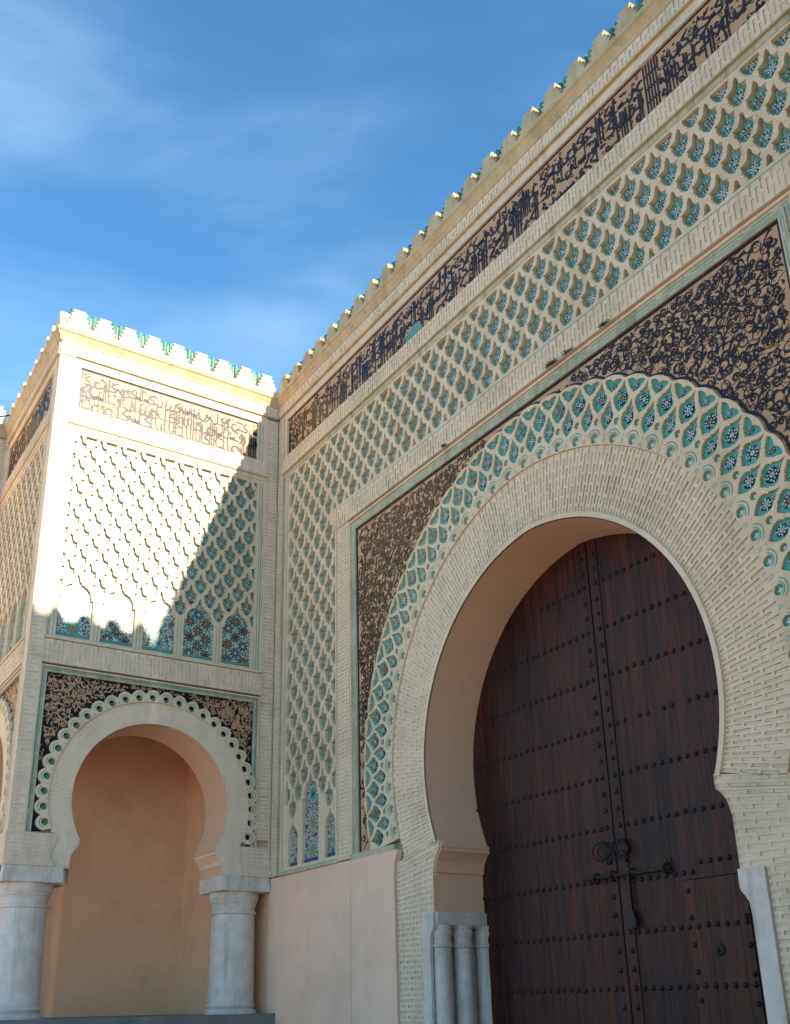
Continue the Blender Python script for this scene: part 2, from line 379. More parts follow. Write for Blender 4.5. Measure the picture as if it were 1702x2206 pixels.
def mosaic(F, parent, u0, u1, v0, v1, w, kind, base, gr=5):
    """zellige panel made of cut pieces, one mesh, glazed foot strip below"""
    mb = MB(); cu = (u0+u1)/2; 
    mb.add([(u0, v0, w), (u1, v0, w), (u1, v1, w), (u0, v1, w)], [(0, 1, 2, 3)], gr)
    # ground of small tesserae
    g = .030; ny = int((v1-v0)/g); nx = int((u1-u0)/g)
    for i in range(nx):
        for j in range(ny):
            x = u0 + (i+.5)*g + (g*.25 if j % 2 else -g*.25); y = v0 + (j+.5)*g
            c = random.choice((1, 5, 3, 1, 2, 5, 1, 0) if kind % 2 else (1, 2, 1, 5, 3, 4, 1))
            diamond(mb, x, y, g*.62, g*.62, random.choice((.785, .6)), w+.001, c)
    p = (u1-u0)/2 if kind % 2 else (u1-u0)*.72
    cen = []
    if kind % 4 in (0, 2):
        y = v0 + p*.45; j = 0
        while y < v1: 
            cen += [(cu, y)] if j % 2 == 0 else [(cu-p*.62, y), (cu+p*.62, y)]; y += p*.55; j += 1
    else:
        y = v0 + p*.35; j = 0
        while y < v1:
            cen += [(cu-p*.5, y), (cu+p*.5, y)] if j % 2 == 0 else [(cu, y), (cu-p, y), (cu+p, y)]; y += p*.5; j += 1
    for ci, (x, y) in enumerate(cen):
        if x < u0+.04 or x > u1-.04: continue
        R = p*(.36 if kind % 4 in (0, 2) else .30)
        N_ = 12 if kind % 4 in (0, 2) else 8
        mb.add([(x+R*1.05*math.cos(i*math.pi/8), y+R*1.05*math.sin(i*math.pi/8), w+.002) for i in range(16)], [tuple(range(16))], [5, 2, 5, 2][kind % 4])
        for i in range(N_):
            a = 2*math.pi*i/N_
            diamond(mb, x+R*.86*math.cos(a), y+R*.86*math.sin(a), R*.17, R*.13, a, w+.003, 1)
            diamond(mb, x+R*.58*math.cos(a+math.pi/N_), y+R*.58*math.sin(a+math.pi/N_), R*.2, R*.11, a+math.pi/N_, w+.003, 3 if ci % 2 else 5)
        star(mb, x, y, R*.44, N_, w+.004, [3, 1, 4, 3][(kind+ci) % 4], inner=.5)
        star(mb, x, y, R*.13, 6, w+.005, 2)
    o = mb.build('mosaic_panel', MOS, parent, F, stuff=True)
    ft = MB(); k = 0; x = u0
    while x < u1 - .02:
        x2 = min(x+.075, u1); ft.box(x+.002, x2-.002, v0+.0, v0+.10, w, w+.010); x = x2
    ft.build('glazed_footing', base, o, F, stuff=True)
    return o

# ------------------------------------------------------------------ lattice cells
HALF = [(0, 0), (.045, -.04), (.075, -.10), (.09, -.17), (.11, -.23), (.15, -.275), (.21, -.305), (.375, -.335), (.30, -.385), (.325, -.43), (.315, -.49), (.345, -.545),
        (.27, -.565), (.275, -.615), (.29, -.645), (.20, -.67), (.20, -.715), (.21, -.745), (.12, -.765), (.11, -.80), (.05, -.82), (0, -.85)]
CELL = HALF + [(-x, y) for x, y in HALF[-2:0:-1]]
def cell(u, v, a, b, skew=None):
    rg = .008 if u > 9.5 and random.random() < .7 else .003
    du = random.uniform(-.006, .006)
    return [(u + du + x*a*random.uniform(.92, .98) + random.uniform(-rg, rg), v - .012 + y*b*.965 + random.uniform(-rg, rg)*.6) for x, y in CELL]
def arch_hole(c, foot, spring, tip, hw):
    """cusped opening over a mosaic"""
    H = [(hw, foot), (hw, spring), (hw*.86, spring+.005), (hw*.86, spring+.05*1.0), (hw*.80, spring+(tip-spring)*.30), (hw*.62, spring+(tip-spring)*.47), (hw*.38, spring+(tip-spring)*.56),
         (hw*.26, spring+(tip-spring)*.575), (hw*.27, spring+(tip-spring)*.64), (hw*.15, spring+(tip-spring)*.70), (hw*.10, spring+(tip-spring)*.86), (0, tip)]
    return [(c+x, y) for x, y in H] + [(c-x, y) for x, y in H[-2::-1]]

# ------------------------------------------------------------------ carved scrolls and lettering
def spiral(cx, cy, R, a0, turns, hand, n=13, r1=.22):
    P = []
    for i in range(n):
        t = i/(n-1); r = R*(1-(1-r1)*t); a = a0 + hand*2*math.pi*turns*t
        P.append((cx+r*math.cos(a), cy+r*math.sin(a)))
    return P
def arc_pts(x0, y0, x1, y1, bend, n=9):
    mx_, my_ = (x0+x1)/2 - (y1-y0)*bend, (y0+y1)/2 + (x1-x0)*bend
    return [((1-t)**2*x0+2*t*(1-t)*mx_+t*t*x1, (1-t)**2*y0+2*t*(1-t)*my_+t*t*y1) for t in [i/(n-1) for i in range(n)]]
def leafw(n, w0, wmax, w1, pk=.5): 
    return [ (w0+(wmax-w0)*math.sin(min(i/(n-1)/pk, 1)*math.pi/2)) if i/(n-1) < pk else (w1+(wmax-w1)*math.cos((i/(n-1)-pk)/(1-pk)*math.pi/2)) for i in range(n)]
def scrolls(mb, inside, x0, x1, y0, y1, sp, c0, c1, rs, th_=1.0, leafy=0.0):
    rows = int((y1-y0)/(sp*.87)); cols = int((x1-x0)/sp); k = sp/.14
    for j in range(rows+1):
        for i in range(cols+1):
            x = x0 + (i + .5*(j % 2))*sp + rs.uniform(-.25, .25)*sp; y = y0 + j*sp*.87 + rs.uniform(-.25, .25)*sp
            if not inside(x, y, sp*.40): continue
            hand = rs.choice((-1, 1)); a0 = rs.uniform(0, 6.28); R = sp*rs.uniform(.34, .48); h = c1 + rs.uniform(-.0015, .0015)
            typ = .7 if rs.random() < leafy else rs.random()
            if typ < .55:
                R *= 1.12; P = spiral(x, y, R, a0, rs.uniform(1.15, 1.45), hand, 15, .30)
                mb.stroke(P, [k*th_*(.007+.027*math.sin(math.pi*min(1, q*1.15))) for q in [z/14 for z in range(15)]], c0, h)
                ex, ey = P[-1]; mb.prism([(ex+.015*k*th_*math.cos(q*math.pi/3), ey+.015*k*th_*math.sin(q*math.pi/3)) for q in range(6)], c0, h+.001)
                sx, sy = P[0]; d = a0 + hand*-1.35
                tx, ty = sx+sp*.8*math.cos(d), sy+sp*.8*math.sin(d)
                if inside(tx, ty, .01): mb.stroke(arc_pts(sx, sy, tx, ty, hand*.45), leafw(9, .008*k, .030*k*th_, .003, .6), c0, h-.001)
            elif typ < .82:
                d = a0; L = sp*.85; q1 = (x-L*math.cos(d)*.9, y-L*math.sin(d)*.9); q2 = (x+L*math.cos(d)*.9, y+L*math.sin(d)*.9)
                if inside(*q1, .0) and inside(*q2, .0):
                    mb.stroke(arc_pts(*q1, x, y, .5), leafw(9, .004, .036*k*th_, .012*k, .55), c0, h); mb.stroke(arc_pts(x, y, *q2, -.5), leafw(9, .012*k, .034*k*th_, .003, .5), c0, h+.0007)
                mb.stroke(arc_pts(x, y, x+sp*.45*math.cos(d+1.7), y+sp*.45*math.sin(d+1.7), .5), leafw(9, .012*k, .034*k*th_, .003, .5), c0, h-.0007)
            else:
                mb.stroke(spiral(x, y, R*.95, a0, 1.0, hand, 15, .96), [.009*k]*15, c0, h)
                mb.stroke(spiral(x, y, R*1.15, a0+.8, .42, hand, 9, 1.0), leafw(9, .004, .036*k*th_, .004, .5), c0, h+.001)
            for _q in range(1):
                d = rs.uniform(0, 6.28); L = sp*.75
                q1 = (x-L*math.cos(d), y-L*math.sin(d)); q2 = (x+L*math.cos(d), y+L*math.sin(d))
                if inside(*q1, 0) and inside(*q2, 0): mb.stroke(arc_pts(*q1, *q2, rs.uniform(-.7, .7)), [.007*k]*9, c0, c1-.002)
            # fine tendrils
            d = rs.uniform(0, 6.28); tx, ty = x+sp*.9*math.cos(d), y+sp*.9*math.sin(d)
            if inside(tx, ty, .0): mb.stroke(arc_pts(x, y, tx, ty, rs.uniform(-.6, .6)), [.009*k]*9, c0, c1-.002)

def smooth(P, n=4):
    out = []
    for i in range(len(P)-1):
        p0 = P[max(i-1, 0)]; p1 = P[i]; p2 = P[i+1]; p3 = P[min(i+2, len(P)-1)]
        for k in range(n):
            t = k/n; t2 = t*t; t3 = t2*t
            out.append(tuple(.5*(2*p1[q] + (p2[q]-p0[q])*t + (2*p0[q]-5*p1[q]+4*p2[q]-p3[q])*t2 + (3*p1[q]-p0[q]-3*p2[q]+p3[q])*t3) for q in range(3)))
    out.append(P[-1]); return out
# pen paths: x, y in units of the tier height, third value is the nib width
GLY = [
 (.16, [[(.02, 1.0, .05), (.07, .92, .12), (.05, .5, .09), (.07, .02, .04)]]),
 (.30, [[(.04, 1.0, .04), (.09, .92, .12), (.07, .35, .09), (.10, .06, .09), (.20, -.02, .08), (.30, .05, .03)]]),
 (.30, [[(.0, 1.02, .04), (.05, .92, .12), (.04, .15, .08), (.06, 0, .07)], [(.15, 1.0, .04), (.20, .92, .12), (.18, .2, .09), (.22, .0, .08), (.34, .05, .03)]]),
 (.44, [[(.46, .52, .05), (.47, .25, .09), (.36, -.04, .12), (.18, -.10, .12), (.05, .02, .09), (.02, .25, .03)], [(.24, .20, .10), (.27, .26, .10)]]),
 (.36, [[(.30, .42, .04), (.20, .52, .08), (.10, .42, .09), (.14, .30, .08), (.27, .30, .08), (.30, .16, .09), (.20, -.06, .10), (.02, -.16, .03)]]),
 (.46, [[(.0, .05, .06), (.07, .24, .06), (.10, .04, .07), (.17, .05, .07), (.21, .26, .06), (.24, .04, .07), (.31, .05, .07), (.36, .30, .06), (.38, .03, .08), (.48, .04, .04)]]),
 (.50, [[(.52, .86, .03), (.30, .66, .09), (.10, .50, .09), (.20, .38, .09), (.42, .26, .09), (.46, .06, .09), (.30, -.02, .10), (.0, .0, .05)]]),
 (.38, [[(.20, .32, .07), (.10, .40, .07), (.04, .26, .07), (.13, .16, .07), (.24, .26, .07), (.18, .36, .06)], [(.24, .20, .07), (.34, .04, .08), (.42, .02, .04)]]),
 (.50, [[(.48, .34, .03), (.34, .44, .09), (.16, .40, .10), (.06, .20, .11), (.12, -.02, .11), (.32, -.14, .10), (.50, -.08, .03)]]),
 (.34, [[(.0, .62, .03), (.10, .74, .07), (.20, .64, .09), (.34, .70, .03)], [(.0, .02, .05), (.18, .04, .09), (.36, .0, .05)]]),
]
def lettering(mb, u0, u1, v0, v1, c0, c1, rs):
    """two crowded tiers of cursive script: tall paired shafts, bowls, loops, teeth and dots over thin tendrils"""
    H = v1 - v0; bt = .035
    for q in (v0+bt*.5, v1-bt*.5): mb.box(u0, u1, q-bt*.5, q+bt*.5, c0, c1-.0015)
    def st(P, dz=0):
        P = smooth(P, 3)
        mb.stroke([(max(u0+.012, min(u1-.012, p[0])), max(v0+.02, min(v1-.02, p[1]))) for p in P], [max(p[2], .008) for p in P], c0, c1 + dz + rs.uniform(-.001, .001))
    for base, h in ((.07, .34), (.36, .32), (.66, .28)):
        y0 = v0 + base*H; sc_ = h*H; x = u0 + .03
        while x < u1 - .08:
            tall = rs.random() < (.50, .35, .12)[(.07, .36, .66).index(base)]
            w_, G = rs.choice(GLY[:3]) if tall else rs.choice(GLY[3:])
            k = rs.uniform(.9, 1.1); ys = rs.uniform(1.35, 1.6) if tall and base < .6 else 1.0
            for path in G: st([(x + px*sc_*k, y0 + py*sc_*ys, pw*sc_*(1.15 if not tall else .78) + (.006 if not tall else .004)) for px, py, pw in path])
            if rs.random() < .5:
                dx, dy = x + .1*sc_ + rs.uniform(0, .2)*sc_, y0 + sc_*rs.uniform(.5, .85); d = .024
                mb.prism([(dx+d*math.cos(q*1.571+.3), min(v1-.05, dy)+d*math.sin(q*1.571+.3)) for q in range(4)], c0, c1-.001)
            x += w_*sc_*k*(.80 if not tall else .98) + .004
    x = u0 + .06
    while x < u1-.06:
        for _ in range(3):
            y = rs.uniform(v0+.08, v1-.08); P = spiral(x, y, rs.uniform(.03, .055), rs.uniform(0, 6), 1.0, rs.choice((-1, 1)), 9)
            mb.stroke([(max(u0+.01, min(u1-.01, a)), max(v0+.01, min(v1-.01, b))) for a, b in P], [.011]*9, c0, c1-.003)
        x += .10

# ------------------------------------------------------------------ generic plan profile sweep (cornices)
def sweep_seg(name, p0, p1, n, m0, m1, prof, mat, parent):
    """profile (offset, z) from plan point p0 to p1 with outward normal n, ends mitred by m0/m1 along the run"""
    d = Vector((p1[0]-p0[0], p1[1]-p0[1])).normalized(); mb = MB(); k = len(prof)
    vs = []
    for p, mm in ((p0, m0), (p1, m1)):
        for o, z in prof: vs.append((p[0]+n[0]*o+d.x*o*mm, p[1]+n[1]*o+d.y*o*mm, z))
    fs = [(i, (i+1) % k, k+(i+1) % k, k+i) for i in range(k)] + [tuple(range(k-1, -1, -1)), tuple(range(k, 2*k))]
    mb.add(vs, fs); me = mb.mesh(name, mat)
    bm = bmesh.new(); bm.from_mesh(me); bmesh.ops.recalc_face_normals(bm, faces=bm.faces); bm.to_mesh(me); bm.free()
    return link(bpy.data.objects.new(name, me), parent)

LEDGE = [(-.3, 13.77), (.045, 13.77), (.055, 13.85), (.075, 13.88), (.115, 13.95), (.145, 13.97), (.15, 14.03), (.10, 14.05), (.06, 14.08), (.06, 14.13), (-.3, 14.13)]

def merlons(F, parent, u0, u1, z=14.13, top=14.63, mat=None):
    n = max(1, round((u1-u0)/.563)); p = (u1-u0)/n; st = 5; P = []
    hb, ht = p/2, .135
    side = []
    for i in range(st):
        w = hb - (hb-ht)*i/(st-1) if i else hb-.004
        za = z + (top-z)*i/st; zb = z + (top-z)*(i+1)/st
        side += [(w - .042, za), (w, zb - .003)] if i else [(w, za), (w, zb-.003)]
    poly = [(x, y) for x, y in side] + [(-x, y) for x, y in side[::-1]]
    mb = MB(); mb.prism(poly, -.16, .055)
    me = mb.mesh('merlon', mat or CREAM)
    for i in range(n):
        link(bpy.data.objects.new('merlon', me), parent, F @ Matrix.Translation((u0+(i+.5)*p, z + random.uniform(-.022, .004), random.uniform(-.012, .012))) @ Matrix.Rotation(R_(random.uniform(-1.6, 1.6)), 4, 'Z') @ Matrix.Translation((0, -z, 0)) )
def rooftiles(F, parent, u0, u1, limit=999):
    bk = MB(); bk.box(u0, u1, 14.10, 14.72, -.5, -.20); back = bk.build('parapet_core', CREAM, parent, F)
    n = int((u1-u0)/.15); p = (u1-u0)/n
    t = MB(); seg = 6; ring = []
    for e, (v, w) in enumerate(((14.13, -.175), (14.76, -.195))):
        for k in range(seg+1):
            a = math.pi*k/seg; ring.append((-.066*math.cos(a), v, w + .045*math.sin(a)))
    t.add(ring, [(k, k+1, seg+2+k, seg+1+k) for k in range(seg)] + [tuple(range(seg+1, 2*seg+2)), tuple(range(seg, -1, -1))])
    me = t.mesh('roof_tile', GREENR)
    for i in range(n): link(bpy.data.objects.new('roof_tile', me), parent, F @ Matrix.Translation((u0+(i+.5)*p, 0, 0)))

# ================================================================== GROUND
g = MB(); g.add([(-2500, -2500, -1.45), (2500, -2500, -1.45), (2500, 2500, -1.45), (-2500, 2500, -1.45)], [(0, 1, 2, 3)])
o = g.build('ground', PAVE, None); o['kind'] = 'structure'

# ================================================================== MAIN ARCH GEOMETRY
AX = 8.55; EE = .15
def arch_pt(th, r, side=None):
    """th in degrees from the crown (negative left), r = half width at springing"""
    zc = 3.78 + .10*(r-2.97); rr = r + EE; s_ = 1 if th >= 0 else -1
    ph = math.asin(EE/rr) + R_(abs(th))
    return (AX + s_*(rr*math.sin(ph) - EE) + (.07*(1-math.cos(ph)) if s_ > 0 else 0), zc + rr*math.cos(ph))
def in_arch(x, z, r):
    zc = 3.78 + .10*(r-2.97); rr = r + EE; c = -EE if x > AX else EE
    return math.hypot(x-(AX+c), z-zc) < rr

gate = thing('gate_wall', 'tall cream gate wall with turquoise tile lattice, dark script frieze and a huge horseshoe archway', 'gate', (AX, 0, -1.45))
FM = F_MAIN
TH_END = 110.6
def intrados(n=64):
    return [arch_pt(-TH_END + 2*TH_END*i/n, 2.97) for i in range(n+1)]
IL = [(5.58, -1.45), (5.58, .95), (5.60, 1.10), (5.64, 1.18), (5.68, 1.24), (5.68, 2.08), (5.705, 2.14), (5.73, 2.26), (5.80, 2.36), (5.87, 2.42), (5.87, 2.455), (5.85, 2.48)]
arcp = intrados(); ex = arcp[0]
arcp[0] = (ex[0], ex[1])
OPEN = IL + arcp + [(2*AX - x + .10, y) for x, y in IL[::-1]]
OPEN = [p for i, p in enumerate(OPEN) if i == 0 or math.dist(p, OPEN[i-1]) > .004]
# backing wall with the opening
outer = [(-.3, -1.45)] + OPEN + [(17.4, -1.45), (17.4, 13.95), (-.3, 13.95)]
plate('wall', outer, [], -.32, -.15, CREAM, gate, FM)
# soffit: sweeps back to the door
sb = MB(); n = len(OPEN); OS = [(x + (.008 if x < AX else -.008)*min(1, abs(x-AX)), y - (.008 if y > 3.5 else 0)) for x, y in OPEN]; sb.add([(x, y, -.028) for x, y in OS] + [(x, y, -1.03) for x, y in OS], [(i, i+1, n+i+1, n+i) for i in range(n-1) if OPEN[i][1] > 1.3 or OPEN[i+1][1] > 1.3])
sb.build('arch_soffit', SOFF, gate, FM, smooth=True)
mbk = MB()   # wall mass behind so no light leaks
mbk.box(-.3, 5.2, -1.45, 13.9, -2.2, -1.25); mbk.box(11.95, 17.4, -1.45, 13.9, -2.2, -1.25); mbk.box(5.2, 11.95, 7.3, 13.9, -2.2, -1.25); mbk.box(-.3, 17.4, 13.72, 14.1, -2.2, -.3)
mbk.build('wall_core', CREAM, gate, FM)
# thin plain rim round the opening
rim = MB(); A = [arch_pt(-TH_END+2*TH_END*i/72, 2.97) for i in range(73)]; B = [arch_pt(-TH_END+2*TH_END*i/72, 3.04) for i in range(73)]
rim.add([(x, y, .0) for x, y in A] + [(x, y, .0) for x, y in B] + [(x, y, -.03) for x, y in B], [(i, 73+i, 74+i, i+1) for i in range(72)] + [(73+i, 146+i, 147+i, 74+i) for i in range(72)])
o = rim.build('arch_rim', CREAMB, gate, FM)

# voussoir brick ring
ring = brickwork(FM, gate, lambda t, s: arch_pt(t, s), -109.8, 109.8, 3.04, 3.93, 1.10, -.03, indiv=300, per=.285, gap=.045, deep=.013,
          order=lambda u, v: math.hypot(u-18.8, v-.15), wback=-.15, name='voussoir_ring')

# jamb brickwork under the ring (left and right)
def poly_jamb(sign):
    f = (lambda x: x) if sign < 0 else (lambda x: 2*AX - x + .10)
    jb = []
    xo = 4.66
    # horizontal courses between the jamb edge and the plaster
    prf = [(-2, 5.34), (1.459, 5.34), (1.461, 5.685), (2.08, 5.685), (2.14, 5.71), (2.26, 5.735), (2.36, 5.80), (2.42, 5.865), (2.455, 5.87), (2.50, 5.86), (2.56, 5.875)]
    def xedge(z):
        for (a, b), (c, d) in zip(prf, prf[1:]):
            if a <= z <= c: return b + (d-b)*(z-a)/(c-a)
        return 5.875
    ea, eb = arch_pt(-109.9, 3.93), arch_pt(-109.9, 3.0)
    def P(t, s):
        z = t
        if t > 1.47:
            k = s; top = eb[1]*k + ea[1]*(1-k); z = 1.47 + (t-1.47)*(top-1.47)/(2.47-1.47)
        xo_ = 4.66
        return (f(xo_ + (xedge(z)-xo_)*s/.98), z)
    brickwork(FM, gate, P, -1.45, 1.46, .0, .98, .082, -.03, per=.29, deep=.012, wback=-.15, name='jamb_brickwork')
    brickwork(FM, gate, P, 1.462, 2.47, .0, .98, .082, -.03, per=.29, deep=.012, wback=-.15, name='jamb_brickwork')
    # impost mouldings of plaster returning into the soffit
    im = MB(); e = .03
    prof = [(5.60, 2.08), (5.72, 2.08), (5.735, 2.15), (5.76, 2.25), (5.83, 2.35), (5.895, 2.40), (5.90, 2.44), (5.885, 2.45), (5.90, 2.47), (5.90, 2.51), (5.60, 2.51)]
    pr = [(f(x), y) for x, y in prof]
    if sign > 0: pr = pr[::-1]
    im.prism(pr[::1], -1.03, -.058)
    im.build('impost_moulding', SOFF, gate, FM)
    # marble facing with a bracket top
    mf = MB(); pm = [(5.35, -1.45), (5.585, -1.45), (5.585, .95), (5.60, 1.10), (5.64, 1.17), (5.685, 1.22), (5.70, 1.27), (5.70, 1.46), (5.35, 1.46)]
    pm = [(f(x), y) for x, y in pm]
    if sign > 0: pm = pm[::-1]
    mf.prism(pm, -.05, .004); mf.build('marble_facing', MARBLE, gate, FM)
    # marble abacus and colonettes
    ab = MB(); x0, x1 = sorted((f(5.35), f(5.74))); ab.box(x0, x1, 1.27, 1.47, -1.03, -.05); ab.build('marble_abacus', MARBLE, gate, FM)
    rc = MB(); x0, x1 = sorted((f(5.30), f(5.44))); rc.box(x0, x1, -1.45, 1.27, -1.03, -.05); rc.build('colonette_recess', MARBLE, gate, FM)
    cx = 5.60 if sign < 0 else f(5.42)
    for d in (.215, .62, 1.06):
        c = MB(); r = .155
        c.lathe([(r*1.15, -1.45), (r*1.15, -1.30), (r*1.0, -1.25), (r*.95, 0.0), (r*.94, .93), (r*1.08, .95), (r*1.1, .98), (r*.98, 1.0), (r*.96, 1.08), (r*1.12, 1.13), (r*1.16, 1.18), (r*1.05, 1.21), (r*1.18, 1.25), (r*1.18, 1.27)], cx, d, 24)
        c.build('colonette', MARBLE, gate, None, smooth=True)
poly_jamb(-1); poly_jamb(1)

# ---- lattice band around the arch
PITCH = 5.36; K = 19
def pol(th_c, r_c, pts, sy=1):  # local pts: x along arc (m), y outward (m)
    return [arch_pt_c(th_c, r_c, x, y) for x, y in pts]
def arch_pt_c(th, r, x, y):
    rr = r + y; t = th + math.degrees(x / (rr + EE))
    return arch_pt(t, rr) if abs(th) > 3 or True else None
outer_e = []; TE = (K+.42)*PITCH
nn = 8*(2*K+1)
for i in range(nn+1):
    t = -TE + 2*TE*i/nn
    ph = abs(((t/PITCH) % 1) - .5)*2        # 1 at whole numbers, 0 at halves
    outer_e.append(arch_pt(t, 4.865 - .055*ph**2.2))
inner_e = [arch_pt(TE - 2*TE*i/160, 3.935) for i in range(161)]
hol = []; bigs = []
BH = [(x*.36, y*.46) for x, y in HALF]
for k in range(-K, K+1):
    t = k*PITCH
    # big diamond-leaf cell A (tip outward)
    A_ = [(0,0),(.02,-.05),(.035,-.09),(.07,-.13),(.105,-.155),(.09,-.17),(.12,-.19),(.15,-.22),(.155,-.255),(.14,-.28),(.15,-.295),(.125,-.325),(.10,-.345),(.105,-.36),(.06,-.39),(0,-.435)]
    pts = A_ + [(-x, y) for x, y in A_[-2:0:-1]]
    if abs(k) <= K: hol.append([arch_pt_c(t, 4.795, x + random.uniform(-.003, .003), y) for x, y in pts]); bigs.append((t, 4.545, 1.08))
    hol.append([arch_pt_c(t, 4.245, +.052*math.cos(a), .052*math.sin(a)) for a in [i*math.pi/5 for i in range(10)]])
    hol.append([arch_pt_c(t, 4.015, .068*math.cos(a), .068*math.sin(a)) for a in [i*math.pi/6 for i in range(12)]])
for k in range(-K, K):
    t = (k+.5)*PITCH
    B_ = [(0,0),(.018,-.04),(.04,-.085),(.05,-.10),(.08,-.13),(.065,-.15),(.09,-.17),(.115,-.20),(.122,-.235),(.118,-.28),(.10,-.32),(.085,-.345),(.05,-.385),(0,-.425)]; pts = B_ + [(-x, y) for x, y in B_[-2:0:-1]]
    hol.append([arch_pt_c(t, 4.545, x + random.uniform(-.003, .003), y) for x, y in pts]); bigs.append((t, 4.30, .92))
    Tp = [(0, 0), (.03, .035), (.05, .03), (.07, .06), (.095, .06), (.12, .10), (.165, .155), (.172, .18), (.12, .198), (.05, .19), (0, .16)]
    pts = Tp[:-1] + [(0, Tp[-1][1])] + [(-x, y) for x, y in Tp[-2:0:-1]]
    hol.append([arch_pt_c(t, 4.615, x, y) for x, y in pts]); bigs.append((t, 4.715, .52))
al = plate('arch_lattice', outer_e + inner_e, hol, -.062, .0, LATT, gate, FM)
for t, r, sc in bigs:
    u, v = arch_pt(t, r); a2 = arch_pt(t, r+.1)
    put_rosette(al, FM, u, v, math.atan2(a2[1]-v, a2[0]-u) - math.pi/2, sc, w=-.030, var=3 if sc == .92 else None, name='arch_rosette')
def lobe(t): return 4.865 - .055*(abs(((t/PITCH) % 1) - .5)*2)**2.2
agr = MB(); n = 320; A = [arch_pt(-TE+2*TE*i/n, 3.95) for i in range(n+1)]; B = [arch_pt(-TE+2*TE*i/n, lobe(-TE+2*TE*i/n) - .032) for i in range(n+1)]
agr.add([(x, y, -.036) for x, y in A+B], [(i, n+1+i, n+2+i, i+1) for i in range(n)]); agr.build('arch_tile_ground', GREEN, al, FM)
gi = MB()
for k in range(-K, K+1):
    t = k*PITCH
    for rr, wd, sp in ((.100, .015, 70), (.142, .017, 66)):
        P = [arch_pt_c(t, 3.995, rr*math.sin(R_(a)), rr*math.cos(R_(a))) for a in range(-sp, sp+1, sp//4)]
        gi.stroke(P, [wd*.5]+[wd]*(len(P)-2)+[wd*.5], -.004, .002)
    if abs(k) < K+1:
        for s_ in (-1, 1):
            gi.stroke([arch_pt_c(t+PITCH/2, 3.955, s_*.022, 0), arch_pt_c(t+PITCH/2, 3.955, s_*.012, .07)], [.012, .004], -.004, .002)
        gi.stroke([arch_pt_c(t+PITCH/2, 3.955, 0, .10), arch_pt_c(t+PITCH/2, 3.955, 0, .13)], [.006, .010], -.004, .002)
        diam = [arch_pt_c(t, 4.245, x, y) for x, y in ((0, .03), (-.01, .01), (-.03, 0), (-.01, -.01), (0, -.03), (.01, -.01), (.03, 0), (.01, .01))]
gi.build('glazed_inlay', TURQ, al, FM, stuff=True)
eye = MB()
for k in range(-K, K+1):
    for r, R in ((4.245, .034), (4.015, .05)):
        P = []
        for i in range(8):
            q = R if i % 2 == 0 else R*.36
            P.append(arch_pt_c(k*PITCH, r, q*math.cos(i*math.pi/4), q*math.sin(i*math.pi/4)))
        c = arch_pt(k*PITCH, r); eye.add([(*c, -.033)] + [(x, y, -.033) for x, y in P], [(0, i+1, (i+1) % 8 + 1) for i in range(8)])
eye.build('star_tile', WHITE, al, FM, stuff=True)

# ---- spandrels of carved scrolls
SX0, SX1, SZ0, SZ1 = 3.45, 13.42, 2.66, 9.09
sp = MB(); C = [arch_pt(-TE+2*TE*i/320, lobe(-TE+2*TE*i/320) - .030) for i in range(321)]
spp = [(SX0, SZ0)] + [(SX0, SZ1), (SX1, SZ1), (SX1, SZ0)] + C[::-1]
spo = plate('spandrel_ground', [(x, y) for x, y in spp], [], -.148, -.055, BROWN, gate, FM)
sc = MB(); rs = random.Random(3)
def ins(x, y, mg): return SX0+.05+mg*.3 < x < SX1-.05-mg*.3 and SZ0+.03 < y < SZ1-.05-mg*.3 and not in_arch(x, y, 4.90+mg*.3)
scrolls(sc, ins, SX0, SX1, SZ0, SZ1, .150, -.056, -.048, rs)
# dark outline following the lobes and the frame
P = [arch_pt(-TE+2*TE*i/nn, 4.900 - .055*(abs((((-TE+2*TE*i/nn)/PITCH) % 1)-.5)*2)**2.2) for i in range(nn+1)]
P = [p for p in P if p[0] < SX1-.02 and p[0] > SX0+.015]
sc.stroke(P, [.035]*len(P), -.056, -.046)
sc.box(SX0, SX1, SZ1-.05, SZ1, -.056, -.047); sc.box(SX0, SX0+.045, SZ0, SZ1-.05, -.056, -.047); sc.box(SX1-.045, SX1, SZ0, SZ1-.05, -.056, -.047)
sc.build('carved_scrollwork', BLACK, spo, FM, stuff=True)

